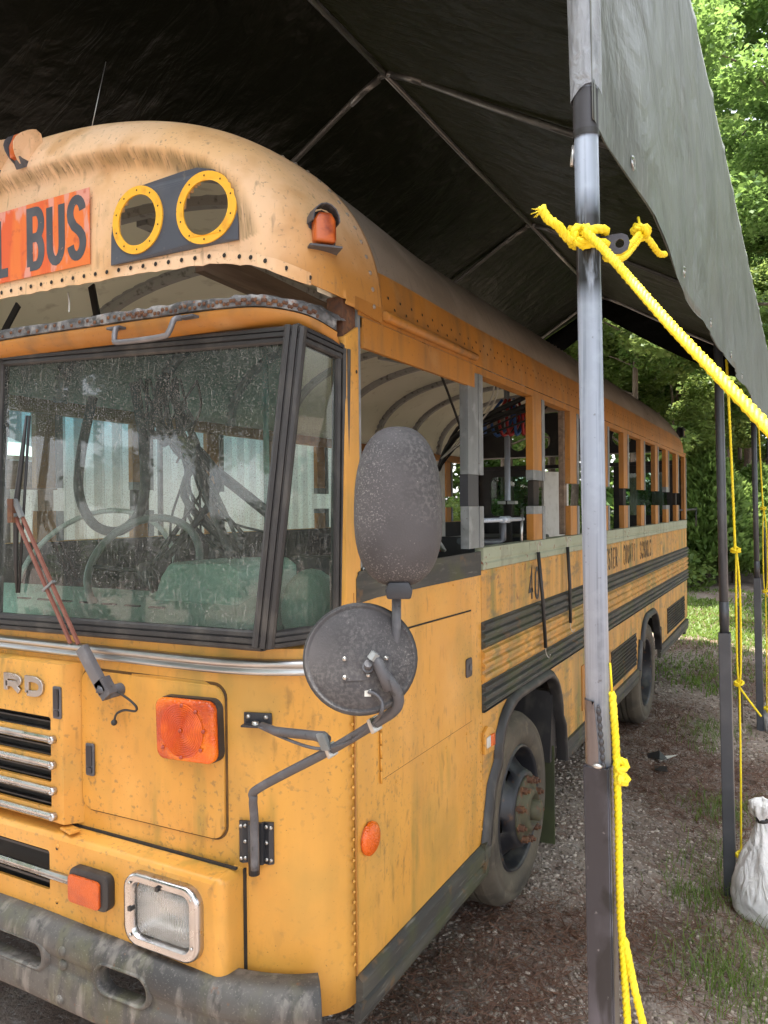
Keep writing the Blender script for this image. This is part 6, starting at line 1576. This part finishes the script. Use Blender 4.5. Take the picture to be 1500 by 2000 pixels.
def far_rope(at, zk, z_low, lab, tail=True, spread=.03):
    mb = MB(); dx = Vector((.055,-.02,0)); rr = .0068
    rope(mb, [at(2.70)+dx*.7, at(2.3)+dx*.9, at(zk)+dx*1.1], rr, sm=3, lay=.07)
    knot(mb, at(zk)+dx*1.15, (0,-.3,1), .020, rr, 2)
    for s in (-.5,.6): rope(mb, [at(zk)+dx*1.2, at(zk-.2)+dx*(1.25+spread*10*s), at(z_low+.35)+dx*(1.2+spread*10*s), at(z_low+.22)+dx*1.2], rr*.8, sm=3, lay=.07)
    knot(mb, at(z_low+.24)+dx*1.2, (0,-.3,1), .02, rr, 1.6)
    rope(mb, [at(z_low+.22)+dx*1.2, at(z_low-.2)+dx*1.15, at(.12)+dx*1.0], rr*.8, sm=3, lay=.07)
    if tail: rope(mb, [at(z_low+.22)+dx*1.2, at(z_low+.16)+dx*2.0, at(z_low+.09)+dx*3.0], rr*.8, sm=4)
    knot(mb, at(.16)+dx, (0,-.3,1), .02, rr, 2); rope(mb, [at(.16)+dx, at(.10)+dx*1.9, at(.02)+dx*2.9+Vector((0,-.04,0))], rr*.8, sm=4); rope(mb, [at(.16)+dx, at(.08)+dx*1.7, at(.03)+dx*2.5+Vector((0,-.08,0))], rr*.8, sm=4)
    o = mb.build('yellow_rope', m_rope); tag(o, lab, 'rope', 'yellow ropes on the canopy')
far_rope(at2, 1.72, .80, 'yellow rope with two knots hanging beside the middle dark leg')
far_rope(at3, 1.92, .95, 'yellow rope hanging beside the farthest dark leg at the right edge', spread=.05)
mb = MB(); rope(mb, [(-4.42,4.27,3.5),(-4.43,4.27,2.6),(-4.44,4.28,1.7),(-4.44,4.28,.2)], .008, sm=3, lay=.07); knot(mb, (-4.44,4.28,1.2), (0,-.3,1), .02, .008, 2)
o = mb.build('yellow_rope', m_rope); tag(o, 'thin yellow rope hanging on the far side of the bus, seen through the windshield', 'rope', 'yellow ropes on the canopy')
def bungee(a, b, r, label, g='black bungee cords'):
    a, b = Vector(a), Vector(b); root = empty('bungee_cord', tuple((a+b)/2), label, 'bungee cord', g); t = (b-a).normalized()
    MB().tube([a+t*.05, (a+b)/2+Vector((.003,.004,0)), b-t*.05], r, 8).build('cord', m_cable, root)
    for e, s in ((a, 1), (b, -1)):
        MB().tube(spline([e+t*s*.055, e+t*s*.02, e+Vector((.012,.004,0))-t*s*.004, e+Vector((.020,.004,0))+t*s*.016],4), .0024, 6).build('hook', m_bolt, root)
    return root
bungee((XS+.022,3.70,1.775), (XS+.032,3.80,1.19), .0095, 'longer black bungee cord hanging on the bus side by the number 40')
bungee((XS+.022,4.25,1.775), (XS+.032,4.27,1.25), .0095, 'shorter black bungee cord hanging on the bus side, right of the longer one')
bungee(at2(1.48)+Vector((.060,.012,0)), at2(.78)+Vector((.068,.012,0)), .012, 'black bungee cord stretched beside the middle dark leg and its yellow rope')
bungee(at3(1.80)+Vector((.060,.03,0)), at3(1.15)+Vector((.072,.03,0)), .010, 'black bungee cord hanging beside the farthest dark leg')

def sandbag(loc, s, label, seed, rot=0):
    R = random.Random(seed); root = empty('sandbag', loc, label, 'sandbag', 'white sandbags weighing down the legs'); c = Vector(loc)
    n = 40; prof = [(.02,-.01),(.14,-.012),(.185,.02),(.202,.08),(.200,.15),(.180,.22),(.145,.29),(.104,.36),(.070,.42),(.044,.47),(.028,.505),(.026,.515)]
    PR = [Vector((a,b)) for a, b in prof]; PR = [Vector((p.x,p.y)) for p in spline([(a,b,0) for a,b in prof], 4)]
    ph = [R.uniform(0,6) for _ in range(6)]; vs = []
    for p in PR:
        h = p.y/.52
        for k in range(n):
            q = 2*pi*k/n; pl_ = .32*max(h-.35,0)*sin(q*10+ph[0]+1.5*sin(h*5))+.04*sin(q*3+ph[1]+h*4)+.025*sin(q*5+h*13+ph[2])+.014*sin(h*46+2.5*sin(q*2+ph[3]))*(1-h)
            r = p.x*(1+pl_); vs.append(c+Vector((r*cos(q)*1.0, r*sin(q)*.9, p.y*1.0))*s+Vector((-.062*h*h,-.034*h*h,0)))
    m = MB().add(vs, [(i*n+k, i*n+(k+1) % n, (i+1)*n+(k+1) % n, (i+1)*n+k) for i in range(len(PR)-1) for k in range(n)], True)
    m.build('sack', m_bag, root)
    t = MB().tube([c+Vector((-.060,-.033,.508))*s, c+Vector((-.062,-.034,.526))*s], .033*s, 12); t.build('tie', m_cable, root)
    m = MB(); vs = []; PR2 = [(.030,.522),(.045,.545),(.058,.575),(.052,.605),(.03,.62),(.002,.622)]
    for a, b in PR2:
        for k in range(n):
            q = 2*pi*k/n; r = a*(1+.30*sin(q*5+b*60+ph[4])*.8+.15*sin(q*9+ph[5])); vs.append(c+Vector((r*cos(q)-.062, r*sin(q)*.8-.034, b+.010*sin(q*3+ph[1])))*s)
    m.add(vs, [(i*n+k, i*n+(k+1) % n, (i+1)*n+(k+1) % n, (i+1)*n+k) for i in range(len(PR2)-1) for k in range(n)], True); m.build('gathered_top', m_bag, root)
    return root
sandbag((-.118, 4.20, -.08), .95, 'full white sandbag with a tied neck at the foot of the middle dark leg', 3)
sandbag((-.12, 7.62, -.09), 1.0, 'white sandbag half cut by the right edge, at the foot of the farthest dark leg', 5)

# clamps on the window sill
cl = empty('bar_clamp', (-1.19,3.3,1.9), 'steel clamp bar with a sliding T handle across the first rear window bay', 'clamp')
MB().tube([(-1.19,3.02,1.895),(-1.19,3.60,1.893)], .0105, 10).build('screw', m_galv, cl)
MB().tube([(-1.19,3.30,1.894),(-1.19,3.40,1.894)], .0165, 10).build('boss', m_galv, cl)
MB().tube([(-1.185,3.575,1.915),(-1.18,3.545,1.772)], .007, 8).build('handle', m_alu, cl)
MB().tube([(-1.21,3.37,1.885),(-1.22,3.40,1.80),(-1.23,3.36,1.79),(-1.26,3.05,1.80),(-1.26,2.98,1.81)], [.018,.016,.016,.014,.014], 8).build('frame', m_paintpole, cl)
c2 = empty('bar_clamp', (-1.12,9.3,1.9), 'black clamp sticking out past the rear corner of the bus', 'clamp')
MB().tube([(-1.25,9.0,1.895),(-1.11,9.9,1.905)], .012, 8).build('bar', m_steel, c2)
MB().tube([(-1.11,9.88,1.93),(-1.11,9.88,1.70)], .009, 8).build('handle', m_steel, c2)
# things lying inside the bus, seen over the sill
w_ = empty('spoked_wheel', (-1.72,3.25,1.5), 'black narrow-tyred wheel leaning inside the first side window, behind the oval mirror', 'wheel')
ring((-1.72,3.25,1.62), (.75,-.62,.2), .19, .022).build('tyre', m_cable, w_); ring((-1.72,3.25,1.62), (.75,-.62,.2), .155, .008).build('rim', m_alu, w_)
bgd = empty('tool_bag', (-1.68,3.35,1.75), 'dark tool bag with pink and green straps heaped on the wheel inside the bus', 'bag')
MB().sphere((-1.70,3.42,1.82), .13, 16, 10, (.8,1.2,.8)).build('bag_body', m_black, bgd)
for k, mt in enumerate((m_red, m_green, m_white)): MB().tube(spline([(-1.60+.012*k,3.30,1.90),(-1.58+.012*k,3.36,1.83),(-1.56+.012*k,3.45,1.74)],4), .008, 6).build('strap', mt, bgd)
hb_ = empty('hose_end', (-2.0,3.9,1.9), 'black hose with a white cuff leaning inside the bus behind the first post', 'hose')
MB().tube(spline([(-1.95,3.70,1.72),(-1.98,3.85,1.90),(-2.02,4.0,2.08)],5), .045, 10).build('tube', m_cable, hb_); MB().tube([(-1.985,3.88,1.94),(-2.0,3.94,2.01)], .05, 10).build('cuff', m_white, hb_)
rb = empty('ratchet_straps', (-1.92,5.5,2.6), 'red and blue strap bundle hanging under the bus ceiling', 'straps')
for k in range(5): MB().tube(spline([(-1.95+.03*k,5.45,2.75),(-2.02+.06*k,5.4,2.62),(-1.98+.05*k,5.42,2.48),(-1.88+.03*k,5.45,2.60),(-1.9,5.45,2.74)],5), .012, 6).build('strap', m_red if k % 3 else m_blue, rb)
MB().box(-2.12,-2.07,5.38,5.44,2.50,2.62).build('buckle', m_blue, rb)
# scrap on the gravel
lt = empty('litter', (-.94,6.0,gz(-.94,6.0)), 'torn scrap of white and black plastic lying on the gravel beyond the nearest leg', 'litter')
z = gz(-.94,6.0)
MB().add([(-.93,5.93,z+.02),(-.82,6.06,z+.05),(-.83,6.12,z+.03),(-.97,6.0,z+.03)], [(0,1,2,3)]).build('white_scrap', m_white, lt, solid=.002)
MB().add([(-1.02,5.98,z+.02),(-.93,5.93,z+.035),(-.88,6.0,z+.02),(-.95,6.06,z+.06),(-1.04,6.04,z+.03)], [(0,1,3),(1,2,3),(0,3,4)]).add([(-.93,5.72,z+.02),(-.84,5.70,z+.03),(-.86,5.80,z+.035),(-.95,5.82,z+.02)], [(0,1,2,3)]).build('black_scrap', m_cable, lt, solid=.002)
# far wood: one mass nobody could count
cs = []; rs = []
for k in range(620):
    a = rng.uniform(-1.15, .55); d = rng.uniform(44, 58); cs.append((sin(a)*d, cos(a)*d, rng.uniform(0, 20))); rs.append(rng.uniform(1.8, 3.4))
V, F = leaf_cloud(cs, rs, 110000, .6); mesh_np('far_wood', V, F, m_leaf, kind='stuff')
